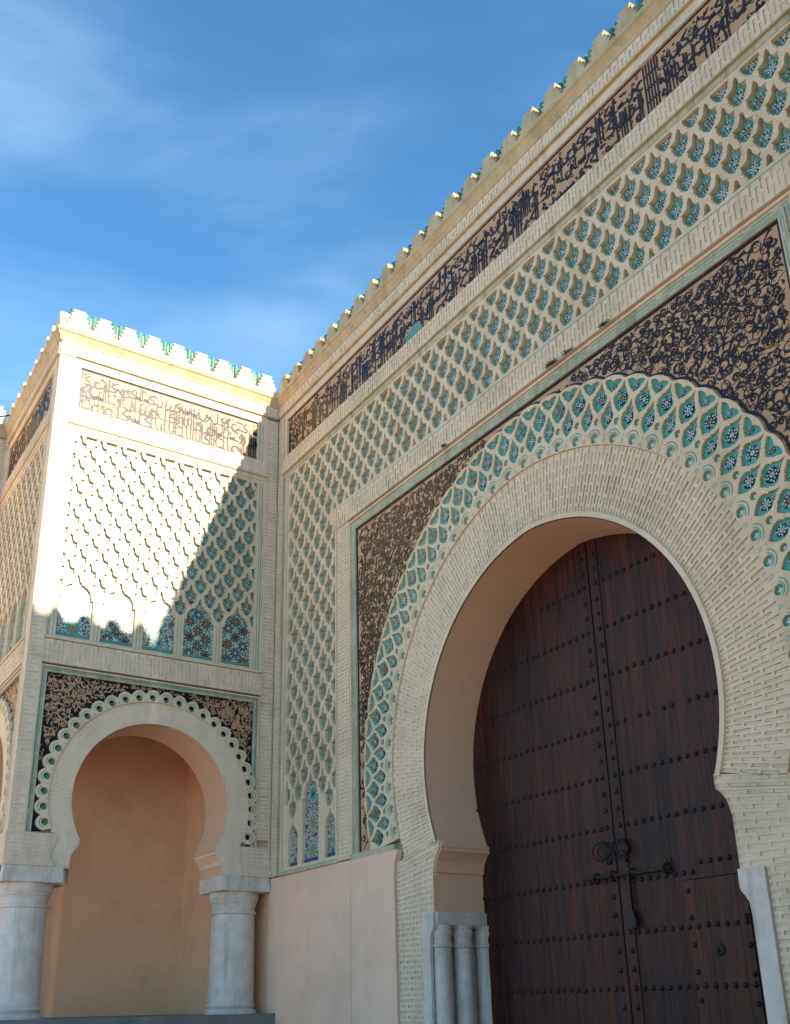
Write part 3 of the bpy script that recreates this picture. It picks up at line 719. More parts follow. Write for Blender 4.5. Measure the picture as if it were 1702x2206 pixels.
# ---- frames round the spandrel (stepped, glazed lines)
def frame_rect(F, parent, x0, x1, z0, z1, th, w0, w1, mat, lines=(), sides='LTR', name='panel_frame'):
    """frame lying outside the rectangle x0..x1, z0..z1"""
    f = MB(); l = MB()
    if 'L' in sides: f.prism([(x0-th, z0), (x0, z0), (x0, z1), (x0-th, z1+th)], w0, w1)
    if 'R' in sides: f.prism([(x1, z0), (x1+th, z0), (x1+th, z1+th), (x1, z1)], w0, w1)
    if 'T' in sides: f.prism([(x0, z1), (x1, z1), (x1+th, z1+th), (x0-th, z1+th)], w0, w1)
    if 'B' in sides: f.box(x0-th, x1+th, z0-th, z0-.0, w0, w1)
    fo = f.build(name, mat, parent, F)
    rr = random.Random(int(x0*100) % 97 + 5)
    for d, wd in lines:
        def dash(a, b, fn):
            x = a
            while x < b:
                L = rr.uniform(.15, .5); fn(x, min(x+L, b)); x += L + rr.choice((.005, .06, .12))
        if 'L' in sides: dash(z0+.02, z1, lambda a, b: l.box(x0-d-wd/2, x0-d+wd/2, a, b, w1-.003, w1+.003))
        if 'R' in sides: dash(z0+.02, z1, lambda a, b: l.box(x1+d-wd/2, x1+d+wd/2, a, b, w1-.003, w1+.003))
        if 'T' in sides: dash(x0-d, x1+d, lambda a, b: l.box(a, b, z1+d-wd/2, z1+d+wd/2, w1-.003, w1+.003))
        if 'B' in sides: dash(x0-d, x1+d, lambda a, b: l.box(a, b, z0-d-wd/2, z0-d+wd/2, w1-.003, w1+.003))
    if l.v: l.build('glazed_line', TURQ, fo, F, stuff=True)
    return fo
frame_rect(FM, gate, SX0, SX1, SZ0, SZ1, .10, -.15, -.012, FRAME, ((.035, .009), (.07, .007)))
frame_rect(FM, gate, SX0-.10, SX1+.10, SZ0, SZ1+.10, .10, -.15, -.045, FRAME, ((.05, .013),))
frame_rect(FM, gate, SX0-.20, SX1+.20, SZ0, SZ1+.20, .045, -.15, -.015, CREAM)
# foot strip under the left spandrel
fb = MB(); fb.box(3.20, 4.66, 2.57, 2.66, -.15, .01); fb.build('panel_sill', FRAME, gate, FM)
fb = MB(); fb.box(12.44, 13.9, 2.57, 2.66, -.15, .01); fb.build('panel_sill', FRAME, gate, FM)

# ---- brick surround of the spandrel
near = lambda u, v: math.hypot(u-18.8, v-.15)
BX0, BX1 = 3.205, 13.665
brickwork(FM, gate, horiz, 2.60, 9.36, 2.76, BX0, .078, .0, name='brick_strip', wback=-.15)
brickwork(FM, gate, horiz, 2.60, 9.36, BX1, 14.11, .078, .0, name='brick_strip', wback=-.15)
brickwork(FM, gate, vert, 2.76, 14.11, 9.36, 9.78, .082, .03, name='brick_band', wback=-.15)

# ---- big lattice (band over the arch and strips at the sides)
NX0, NX1, NZ0, NZ1 = .60, 16.27, 9.87, 11.66
SXR = 2.70
def gate_cells():
    out = []; h = .2453; b = .62
    for i in range(-5, 62):
        u = 1.69 + h*i
        for j in range(-1, 26):
            v = 11.61 + .31 - .31*j
            if (i + j) % 2: continue
            out.append((u, v, h*2, b))
    return out
holes = []; ros = []
def arches_left():
    return [arch_hole(1.70, 2.72, 3.98, 4.52, .33), arch_hole(.985, 2.72, 3.30, 3.62, .205), arch_hole(2.47, 2.72, 3.32, 3.66, .20)]
def blocked(u, v):  # cells whose body would meet the small arches (strip-local u)
    if abs(u-1.70) < .42 and v < 4.9 - (abs(u-1.70))*1.05: return True
    if u < 1.35 and v < 3.98 - .2*(abs(u-.985) > .15): return True
    if u > 2.05 and v < 4.05 - .2*(abs(u-2.47) > .15): return True
    return False
for u, v, a, b in gate_cells():
    poly = cell(u, v, a, b)
    ur = u if u < AX else 2*AX - u
    if v > 10.0 and u > 2.6 and u < 14.4: q = clip(poly, NX0+.02, NX1-.02, NZ0+.015, NZ1-.012)
    elif u <= 2.75: 
        if blocked(u, v): continue
        q = clip(poly, NX0+.02, SXR-.02, 2.75, NZ1-.012)
    elif u >= 14.35:
        if v < 4.9: continue
        q = clip(poly, 2*AX-SXR+.02, NX1-.02, 2.75, NZ1-.012)
    else: continue
    if len(q) > 3 and area(q) > .0035:
        holes.append(q)
        if u < 14.7: ros.append((u, v - .50*b, area(q)/area(poly)))
fr = [(.46, 2.60), (2.755, 2.60), (2.755, 9.785), (14.345, 9.785), (14.345, 2.60), (16.6, 2.60), (16.6, 11.80), (.46, 11.80)]
lat = plate('lattice_panel', fr, holes + arches_left(), -.078, -.0, LATT, gate, FM)
gr = MB(); gr.box(.5, 2.74, 4.2, 11.7, -.148, -.068); gr.box(2.74, 14.36, 9.80, 11.7, -.148, -.068); gr.box(14.36, 16.5, 2.7, 11.7, -.148, -.068); gr.box(.5, 2.74, 3.0, 4.2, -.148, -.068)
gr.build('tile_ground', GREEND, lat, FM)
for u, v, fr_ in ros:
    if .70 < u < 14.7 and fr_ > .55 and random.random() > .012: put_rosette(lat, FM, u, v-.01, 0, 1.12, w=-.060)
for (c, hw, tp, kd) in ((1.70, .35, 4.50, 0), (.985, .22, 3.62, 2), (2.47, .22, 3.66, 2)):
    mosaic(FM, lat, c-hw, c+hw, 2.70, tp, -.066, kd, COBALT, 4)
# glazed line at the lower edge and cream frames on lattice
gl = MB(); gl.box(2.76, 14.34, 9.80, 9.825, -.0, .004); gl.box(.545, .558, 2.7, 11.7, 0, .004); gl.box(.50, 2.74, 2.635, 2.65, 0, .004); gl.box(2.735, 2.745, 2.7, 9.8, 0, .004)
gl.build('glazed_line', TURQ, lat, FM, stuff=True)
cf = MB(); cf.box(.46, .50, 2.60, 11.8, 0, .02); cf.build('lattice_border', CREAM, lat, FM); cf = MB(); cf.box(.50, 2.755, 2.575, 2.61, -.05, .03); cf.build('panel_sill', FRAME, lat, FM)
oh = MB(); oh.box(.33, 16.8, 11.70, 11.80, -.05, .012); oh.build('upper_border', FRAME, lat, FM)

# ---- bands above
brickwork(FM, gate, vert, .33, 14.9, 11.83, 12.22, .080, .04, name='brick_band', wback=-.15)
mo = MB(); mo.box(14.9, 16.8, 11.83, 12.22, -.15, .04); mo.build('plain_band', CREAM, gate, FM)
om = MB(); om.box(.33, 16.8, 11.80, 11.83, -.1, .055); om.build('string_moulding', OCHRE, gate, FM)
cg = MB(); cg.box(.45, 16.6, 12.22, 13.26, -.15, -.045); cgo = cg.build('frieze_ground', BROWN, gate, FM)
lt = MB(); rs = random.Random(11)
segs = [(.45, 3.3), (3.3, 6.4), (6.4, 9.4), (9.4, 11.75), (12.0, 14.9)]
for a, b in segs: lettering(lt, a, b, 12.22, 13.26, -.046, -.036, rs)
for x in [11.77 + .055*i for i in range(5)]:
    lt.box(x, x+.028, 12.24, 13.24, -.046, -.037)
    for z in (12.5, 12.75, 13.0): lt.box(x, x+.05, z, z+.03, -.046, -.038)
lt.build('carved_lettering', BLACK, cgo, FM, stuff=True)
pt = MB(); pt.prism([(5.35, 12.23), (6.0, 12.23), (5.98, 12.36), (5.90, 12.52), (5.62, 12.55), (5.45, 12.42)], -.046, -.030); pt.build('patch', TURQ, cgo, FM, label='pale turquoise repair patch at the foot of the frieze')
fg = MB(); fg.box(.31, .45, 12.22, 13.47, -.15, -.0); fg.box(.45, 16.6, 13.26, 13.46, -.15, -.01); fg.build('frieze_border', CREAM, gate, FM)
fl = MB(); fl.box(.45, 14.9, 13.262, 13.29, -.01, .002); fl.build('glazed_line', WHITE, gate, FM, stuff=True)
brickwork(FM, gate, vert, .02, 14.9, 13.49, 13.77, .080, .03, name='brick_band', wback=-.15, per=.20)
mo = MB(); mo.box(14.9, 17.08, 13.49, 13.77, -.15, .03); mo.build('plain_band', CREAM, gate, FM)
om = MB(); om.box(.3, 16.8, 13.455, 13.49, -.1, .045); om.build('string_moulding', OCHRE, gate, FM)
# corner pilaster of bricks and frame
brickwork(FM, gate, horiz, 2.60, 13.45, .03, .30, .080, .0, per=.36, name='brick_pilaster', wback=-.15)
pf = MB(); pf.box(.30, .345, 2.6, 13.45, -.1, .015); pf.box(.345, .40, 2.6, 11.83, -.1, -.03); pf.box(.40, .46, 2.6, 11.83, -.1, .01); pf.build('pilaster_frame', FRAME, gate, FM)
pl = MB(); pl.box(-.02, .03, 2.6, 13.45, -.1, -.02); pl.build('corner_joint', CREAM, gate, FM)
# lower plaster skin, proud of the brick jamb, with a vertical joint
ps = MB(); ps.prism([(-.02, -1.45), (3.185, -1.45), (3.185, 2.57), (-.02, 2.57)], -.12, .0)
ps.prism([(3.20, -1.45), (4.63, -1.45), (4.60, 1.9), (4.60, 2.15), (4.63, 2.35), (4.70, 2.50), (4.70, 2.57), (3.20, 2.57)], -.12, .0)
ps.build('plaster_skirting', PLAST, gate, FM)
ps = MB(); ps.prism([(12.50, -1.45), (17.1, -1.45), (17.1, 2.57), (12.45, 2.57)], -.12, .0); ps.build('plaster_skirting', PLAST, gate, FM)
# right hand plain margin
mo = MB(); mo.box(16.6, 17.08, 2.6, 13.45, -.15, 0); mo.build('plain_pilaster', CREAM, gate, FM)
sweep_seg('cornice', (0, 0), (17.1, 0), (0, -1), 1, -1, LEDGE, OCHRE, gate)
merlons(FM, gate, .02, 17.08, top=14.55, mat=OCHRE)
rooftiles(FM, gate, 0.1, 17.0)

# ================================================================== PAVILION FACE
CY, CZ, NR = -2.58, 3.93, 1.59
def niche_pt(th, r): return (CY + r*math.sin(R_(th)), CZ + r*math.cos(R_(th)))
def pavilion_face(F, P, indiv, detail=True):
    TE2 = 121
    arc = [niche_pt(-TE2+2*TE2*i/56, NR) for i in range(57)]
    lft = [(-4.11, 2.30), (-4.11, 2.78), (-4.09, 2.86), (-4.04, 2.96), (-4.01, 2.99), (-4.01, 3.03), (-3.97, 3.04)]
    opening = lft + arc + [(2*CY - x, y) for x, y in lft[::-1]]
    ex_ = .22 if detail else 0
    plate('wall', [(-PD, 2.30)] + opening + [(ex_, 2.30), (ex_, 13.95), (-PD, 13.95)], [], -.3, -.15, CREAM, P, F)
    sb = MB(); n = len(opening); OS = [(x + (.006 if x < CY else -.006)*min(1, abs(x-CY)), y - (.006 if y > 3.9 else 0)) for x, y in opening]; sb.add([(x, y, -.018) for x, y in OS] + [(x, y, -1.1) for x, y in OS], [(i, i+1, n+i+1, n+i) for i in range(n-1)])
    sb.build('arch_soffit', SOFF, P, F, smooth=True)
    # plain ring plate + haunches, front at -.02
    R2 = [niche_pt(-112+224*i/56, 2.035) for i in range(57)]
    outer = opening[:] 
    ringp = [(-4.105, 2.58), (-4.105, 2.78)] + lft[2:] + arc + [(2*CY-x, y) for x, y in lft[::-1][:-2]] + [(2*CY+4.105, 2.78), (2*CY+4.105, 2.58), (-.42, 2.58), (-.42, 3.14)] + R2[::-1] + [(-4.74, 3.14), (-4.74, 2.58)]
    ro = plate('arch_ring', ringp, [], -.15, -.02, CREAMB, P, F)
    if detail:   # faint voussoir joints: slim sunk-looking ribs of brick
        vb = MB()
        for t in np.arange(-104, 104.1, 2.6):
            for q, (a, b) in enumerate(((1.64, 1.80), (1.84, 1.99))):
                tt = t + (1.3 if q else 0)
                A = niche_pt(tt, a); B = niche_pt(tt, b); vb.stroke([A, B], [.036, .040], -.021, -.0155)
        vb.build('voussoir_brick', BRICK, ro, F, stuff=True)
    # scalloped hood
    pit = 7.75; KK = 14
    out = []; nn2 = 10*2*KK
    for i in range(nn2+1):
        t = -KK*pit + 2*KK*pit*i/nn2; ph = abs(((t/pit) % 1)-.5)*2
        out.append(niche_pt(t, 2.285 - .105*ph**2.2))
    inn = [niche_pt(KK*pit-2*KK*pit*i/120, 2.035) for i in range(121)]
    hl = []
    for k in range(-KK, KK):
        t = (k+.5)*pit; c = niche_pt(t, 2.118); hl.append([(c[0]+.070*math.cos(a), c[1]+.070*math.sin(a)) for a in [i*math.pi/6 for i in range(12)]])
    so = plate('scalloped_hood', out+inn, hl, -.15, .02, CREAM, P, F)
    gi = MB()
    for k in range(-KK, KK):
        t = (k+.5)*pit
        def lp(x, y): r = 2.10+y; return niche_pt(t+math.degrees(x/r), r)
        gi.stroke([lp(.105*math.sin(R_(a)), .125*math.cos(R_(a))) for a in range(-60, 61, 20)], [.008]+[.016]*5+[.008], .018, .0225)
        gi.stroke([lp(pit*.0349*.5, -.05), lp(pit*.0349*.5, -.0)], [.012, .005], .018, .0225)
        c = niche_pt(t, 2.115); gi.add([(c[0]+.074*math.cos(a), c[1]+.074*math.sin(a), -.094) for a in [i*math.pi/4 for i in range(8)]], [tuple(range(8))])
    gi.build('glazed_inlay', GREEN, so, F, stuff=True)
    # dark spandrel
    X0, X1, Z0, Z1 = -4.86, -.46, 3.22, 6.28
    hood = [niche_pt(-108.5+217*i/60, 2.15) for i in range(61)]
    hood = [p for p in hood if X0+.01 < p[0] < X1-.01 and p[1] > Z0+.01]
    spo = plate('spandrel_ground', [(X0, Z0), (X0, Z1), (X1, Z1), (X1, Z0)] + hood[::-1], [], -.148, -.055, BLACKG, P, F)
    sc = MB(); rs = random.Random(5)
    def ins(x, y, mg): return X0+.03 < x < X1-.03 and Z0+.03 < y < Z1-.03 and math.hypot(x-CY, y-CZ) > 2.30
    scrolls(sc, ins, X0, X1, Z0, Z1, .108, -.056, -.048, rs, 1.0, .45)
    sc.build('carved_scrollwork', BROWN, spo, F, stuff=True)
    frame_rect(F, P, X0, X1, Z0-.03, Z1, .055, -.15, .0, FRAME, ((.04, .012),))
    frame_rect(F, P, X0-.055, X1+.055, Z0-.03, Z1+.055, .05, -.15, -.03, FRAME, ((.02, .014),))
    frame_rect(F, P, X0-.105, X1+.105, Z0-.03, Z1+.105, .03, -.15, .01, CREAM)
    gl = MB(); gl.box(X0-.02, -4.42, 3.185, 3.205, .0, .006); gl.box(-.56, X1+.08, 3.13, 3.145, .0, .006); gl.build('glazed_line', GREEN, P, F, stuff=True)
    # haunch blocks and stepped imposts
    for sgn in (-1, 1):
        f = (lambda x: x) if sgn < 0 else (lambda x: 2*CY - x)
        hb = MB(); pr = [(-5.28, 2.60), (-4.48, 2.60), (-4.47, 2.76), (-4.45, 2.90), (-4.41, 2.98), (-4.38, 3.04), (-4.40, 3.19), (-5.28, 3.19)]
        if sgn > 0: pr = [(f(x) if x > -5.2 else 0, y) for x, y in pr][::-1]
        hb.prism(pr, -.15, .012); hb.build('springer_block', CREAM, P, F)
        if detail:
            xa, xb = (-5.22, -4.50) if sgn < 0 else (-.62, -.06)
            brickwork(F, P, horiz, 2.78, 3.16, xa, xb, .076, .022, name='springer_brickwork', wback=.0, per=.28, deep=.008)
            for za, zb, wv in ((2.60, 2.655, .075), (2.655, 2.70, .05), (2.70, 2.745, .03)):
                xa, xb = (-5.28, -4.46) if sgn < 0 else (-.70, -.0)
                mm_ = MB(); mm_.box(xa, xb + (wv-.03 if sgn < 0 else 0), za, zb, -.1, wv); mm_.build('springer_moulding', CREAM, P, F)
        im = MB(); pr = [(-4.20, 2.80), (-4.085, 2.80), (-4.06, 2.88), (-4.0, 2.95), (-3.975, 2.975), (-3.985, 2.99), (-3.95, 3.02), (-3.95, 3.06), (-4.20, 3.06)]
        if sgn > 0: pr = [(f(x), y) for x, y in pr][::-1]
        im.prism(pr, -1.1, -.021); im.build('impost_moulding', PLAST if sgn > 0 else CREAM, P, F)
    # brick fields
    brickwork(F, P, vert, -4.98, -.30, 6.46, 6.94, .085, .02, name='brick_band', wback=-.15, indiv=indiv[0], per=.26)
    brickwork(F, P, horiz, 3.35, 13.42, -.31, -.035, .085, .0, name='brick_pilaster', wback=-.15, indiv=indiv[1], per=.36)
    brickwork(F, P, horiz, 2.86, 13.40, -5.235, -5.02, .085, .02, name='brick_pilaster', wback=-.15, per=.30, deep=.008)
    pm = MB(); pm.box(-5.28, -5.235, 2.84, 13.45, -.15, .02); pm.box(-5.02, -4.985, 2.84, 13.45, -.15, .02); pm.box(-.035, 0, 2.6, 13.45, -.15, -.012); pm.build('pilaster_margin', CREAM, P, F)
    # lattice with five arches
    holes = []; ros = []; a, b = .44, .578
    cs = [-.92 - .88*i for i in range(5)]
    for i in range(-2, 22):
        u = -.92 - .22*(i-1) - .22*0
        k = i - 1
        for j in range(0, 14):
            v = 8.43 + .289*(13-j)
            even = (k % 2 == 0)
            if (13-j) % 2 != (0 if even else 1): continue
            if k % 4 == 0 and v < 8.6: continue
            if not even and v < 8.6: continue
            poly = cell(u, v, a, b); q = clip(poly, -4.80, -.53, 7.9, 11.60)
            if len(q) > 3 and area(q) > .0035:
                holes.append(q)
                if area(q)/area(poly) > .55: ros.append((u, v-.5*b))
        if k % 4 == 2 :
            v = 8.43
            poly = cell(u, v, a*.92, b*.92)
            q = clip(poly, -4.80, -.53, 7.9, 11.60)
            if len(q) > 3 and not any(abs(h_[0][0]-u) < .05 and abs(h_[0][1]-v) < .15 for h_ in holes): holes.append(q)
    seen = []; hh = []
    for h_ in holes:
        c = (round(sum(p[0] for p in h_)/len(h_), 2), round(sum(p[1] for p in h_)/len(h_), 2))
        if any(math.dist(c, s_) < .12 for s_ in seen): continue
        seen.append(c); hh.append(h_)
    arches = [arch_hole(c, 7.05, 7.88, 8.42, .345) for c in cs]
    lat = plate('lattice_panel', [(-4.985, 6.96), (-.31, 6.96), (-.31, 11.80), (-4.985, 11.80)], hh + arches, -.078, .0, LATT, P, F)
    gr = MB(); gr.box(-4.97, -.33, 8.35, 11.72, -.148, -.068); gr.box(-4.97, -.33, 7.0, 8.35, -.148, -.070); gr.build('tile_ground', GREEND, lat, F)
    for u, v in ros: put_rosette(lat, F, u, v-.01, 0, 1.12, w=-.060)
    for i, c in enumerate(cs): mosaic(F, lat, c-.36, c+.36, 7.04, 8.40, -.066, (3, 1, 2, 1, 0)[i], TURQ)
    gl = MB()
    for c in [-.92+.44 - .88*i for i in range(6)]:
        for s_ in (-.035, .035): gl.box(c+s_-.004, c+s_+.004, 7.02, 7.86, 0, .004)
    gl.box(-.40, -.385, 7.0, 11.65, 0, .004); gl.box(-.455, -.445, 7.0, 11.65, 0, .004); gl.box(-4.95, -4.935, 7.0, 11.65, 0, .004)
    gl.build('glazed_line', GREEN, lat, F, stuff=True)
    bs = MB(); bs.box(-4.97, -.33, 6.955, 7.0, -.02, .045); bs.build('panel_sill', CREAM, lat, F); bs = MB(); bs.box(-4.985, -.31, 11.70, 11.80, -.02, .02); bs.build('upper_border', CREAM, lat, F)
    # bands above
    om = MB(); om.box(-4.98, -.30, 11.795, 11.83, -.1, .05); om.box(-4.93, -.04, 13.455, 13.49, -.1, .05); om.build('string_moulding', OCHRE, P, F)
    brickwork(F, P, vert, -4.98, -.31, 11.83, 12.21, .085, .03, name='brick_band', wback=-.15, indiv=indiv[2])
    cg = MB(); cg.box(-4.80, -.55, 12.21, 13.25, -.15, -.045); cgo = cg.build('frieze_ground', BROWN, P, F)
    lt = MB(); rs = random.Random(21)
    lettering(lt, -4.80, -2.9, 12.21, 13.25, -.046, -.036, rs); lettering(lt, -2.9, -.80, 12.21, 13.25, -.046, -.036, rs); lettering(lt, -.80, -.55, 12.21, 13.25, -.046, -.036, rs)
    lt.build('carved_lettering', BLACK, cgo, F, stuff=True)
    fg = MB(); fg.box(-4.985, -4.80, 12.21, 13.46, -.15, 0); fg.box(-.55, -.31, 12.21, 13.46, -.15, 0); fg.box(-4.80, -.55, 13.25, 13.46, -.15, 0); fg.build('frieze_border', CREAM, P, F)
    gl = MB(); gl.box(-.50, -.485, 12.2, 13.25, 0, .004); gl.box(-.42, -.41, 12.2, 13.25, 0, .004); gl.build('glazed_line', GREEN, P, F, stuff=True)
    brickwork(F, P, vert, -4.93, -.04, 13.49, 13.77, .085, .03, name='brick_band', wback=-.15, per=.20, deep=.010)
    cp = MB(); cp.box(-5.28, -4.93, 13.45, 13.78, -.15, .03); cp.build('cornice_block', CREAM, P, F)
    merlons(F, P, -5.26, -.06)

pav = thing('corner_pavilion', 'projecting cream corner pavilion with sunlit tile lattice over a horseshoe niche on stubby columns', 'pavilion', (-2.6, -2.6, -1.45))
pavilion_face(F_SIDE, pav, (120, 110, 70))
pavilion_face(F_FRONT, pav, (0, 0, 0), detail=False)
# cornices with mitred outer corner
sweep_seg('cornice', (0, -PD), (0, 0), (1, 0), -1, -1, LEDGE, OCHRE, pav)
sweep_seg('cornice', (WX, -PD), (0, -PD), (0, -1), 1, 1, LEDGE, OCHRE, pav)
rooftiles(F_SIDE, pav, -5.1, -.1); rooftiles(F_FRONT, pav, -5.1, -.1)
core = MB(); core.box(WX, -.31, -PD+.31, 0, 8.2, 14.1); core.box(WX-1.4, WX, -PD, 0, -.0, 14.0)
core.build('pavilion_core', CREAM, pav)
# chamber: back wall, far wall, ceiling, floor
ch = MB()
ch.box(-3.85, -3.6, -PD+1.09, -.45, 0, 8.2)        # back wall
ch.box(-3.85, -1.1, -.45, -.03, 0, 8.2)           # wall at the corner side
ch.box(-1.1, -.02, .02, .3, -1.4, 8.2)
ch.build('chamber_wall', INNER, pav)
pc = MB(); pc.box(-1.1, -.15, -1.05, -.02, 2.5, 5.9) if False else None
# masonry above the columns between the two faces
for bx in ((-1.1, -.16, -PD+.16, -4.20, 2.5, 5.9), (-1.1, -.16, -.97, -.02, 2.5, 5.9), (WX, -3.72, -PD+.16, -4.19, 0, 5.9)):
    pr = MB(); pr.box(*bx); pr.build('pier_mass', INNER if bx[0] == WX else SOFF, pav)
fl = MB(); fl.box(WX-1.4, .35, -PD-.35, 0, -1.45, 0.0); fl.build('podium', STEP, pav)
def column(cx, cy, s_=1.0):
    c = bpy.data.objects.new('column', None); link(c, pav, Matrix.Translation((cx, cy, 0)))
    r = .455*s_
    sh = MB(); sh.lathe([(r*1.0, .20), (r*.99, .6), (r*.97, 1.3), (r*.95, 1.88)], cx, cy, 48); sh.build('shaft', MARBLE, c, None, smooth=True)
    cp = MB(); cp.lathe([(r*.95, 1.87), (r*1.0, 1.885), (r*1.02, 1.91), (r*1.0, 1.935), (r*.94, 1.95), (r*.96, 2.02), (r*1.02, 2.09), (r*1.04, 2.095), (r*1.06, 2.115), (r*1.045, 2.13), (r*1.10, 2.17), (r*1.13, 2.24), (r*1.10, 2.31)], cx, cy, 48); cp.build('capital', MARBLE, c, None, smooth=True)
    bs = MB(); bs.lathe([(r*1.14, -.02), (r*1.15, .03), (r*1.10, .07), (r*1.02, .09), (r*1.04, .12), (r*1.08, .15), (r*1.04, .185), (r*1.0, .20), (r*.9, .21)], cx, cy, 48); bs.build('base', MARBLE, c, None, smooth=True)
    ab = MB(); k = .54
    ab.box(cx-k, cx+k+.02, cy-k+(.0), cy+k, 2.31, 2.48)
    ab.box(cx-k+.005, cx+k+.005, cy-k+.01, cy+k-.01, 2.48, 2.60)
    ab.build('abacus', MARBLE, c, None)
column(-.50, -.56); column(-.50, -4.75); column(WX+.50, -4.75)

# ================================================================== RIGHT PAVILION (outside the frame, casts the low shadow edge)
rp = thing('corner_pavilion', 'matching corner pavilion on the far right of the gate, outside the frame', 'pavilion', (19.7, -2.6, -1.45))
b = MB(); b.box(17.1, 22.4, -PD, -1.2, 2.6, 14.05); b.box(17.1, 22.4, -1.2, .0, -1.45, 14.05); b.build('wall', CREAM, rp)
b = MB(); b.box(18.4, 22.4, -4.1, -1.2, -1.45, 2.6); b.build('chamber_wall', INNER, rp)
for yy in (-4.75,):
    c = MB(); c.lathe([(.5, -1.45), (.46, .2), (.45, 1.9), (.52, 2.2), (.55, 2.25)], 17.62, yy, 32); c.build('column', MARBLE, rp, smooth=True)
    c = MB(); c.box(17.1, 18.1, yy-.5, yy+.5, 2.25, 2.6); c.build('abacus', MARBLE, rp)
sweep_seg('cornice', (17.1, 0), (17.1, -PD), (-1, 0), 1, 1, LEDGE, OCHRE, rp)
sweep_seg('cornice', (17.1, -PD), (22.4, -PD), (0, -1), -1, 0, LEDGE, OCHRE, rp)
F_R = fmat(17.1, 0, 0, (0, -1, 0), (0, 0, 1), (-1, 0, 0)); merlons(F_R, rp, .06, 5.26)
b = MB(); b.box(17.35, 17.6, -5.1, -.05, 14.05, 14.56); b.build('parapet_core', CREAM, rp)

# ================================================================== SIDE WING at the far left
wg = thing('side_wall', 'plain brick return wall with lit battlements left of the corner pavilion', 'wall', (WX-.5, -7.5, -1.45))
F_W = fmat(WX, -PD, 0, (0, 1, 0), (0, 0, 1), (1, 0, 0))
b = MB(); b.box(WX-1.4, WX-.06, -11.0, -PD, -1.45, 13.95); b.build('wall', CREAM, wg)
brickwork(F_W, wg, horiz, 2.6, 13.75, -5.5, -.02, .085, .0, name='brick_facing', wback=-.08, per=.36)
b = MB(); b.box(-5.5, -.02, -1.45, 2.6, -.06, .0); b.build('plaster_skirting', PLAST, wg, F_W)
sweep_seg('cornice', (WX, -11.0), (WX, -PD), (1, 0), 0, -1, LEDGE, OCHRE, wg)
merlons(F_W, wg, -5.6, -.05); rooftiles(F_W, wg, -5.6, -.1)

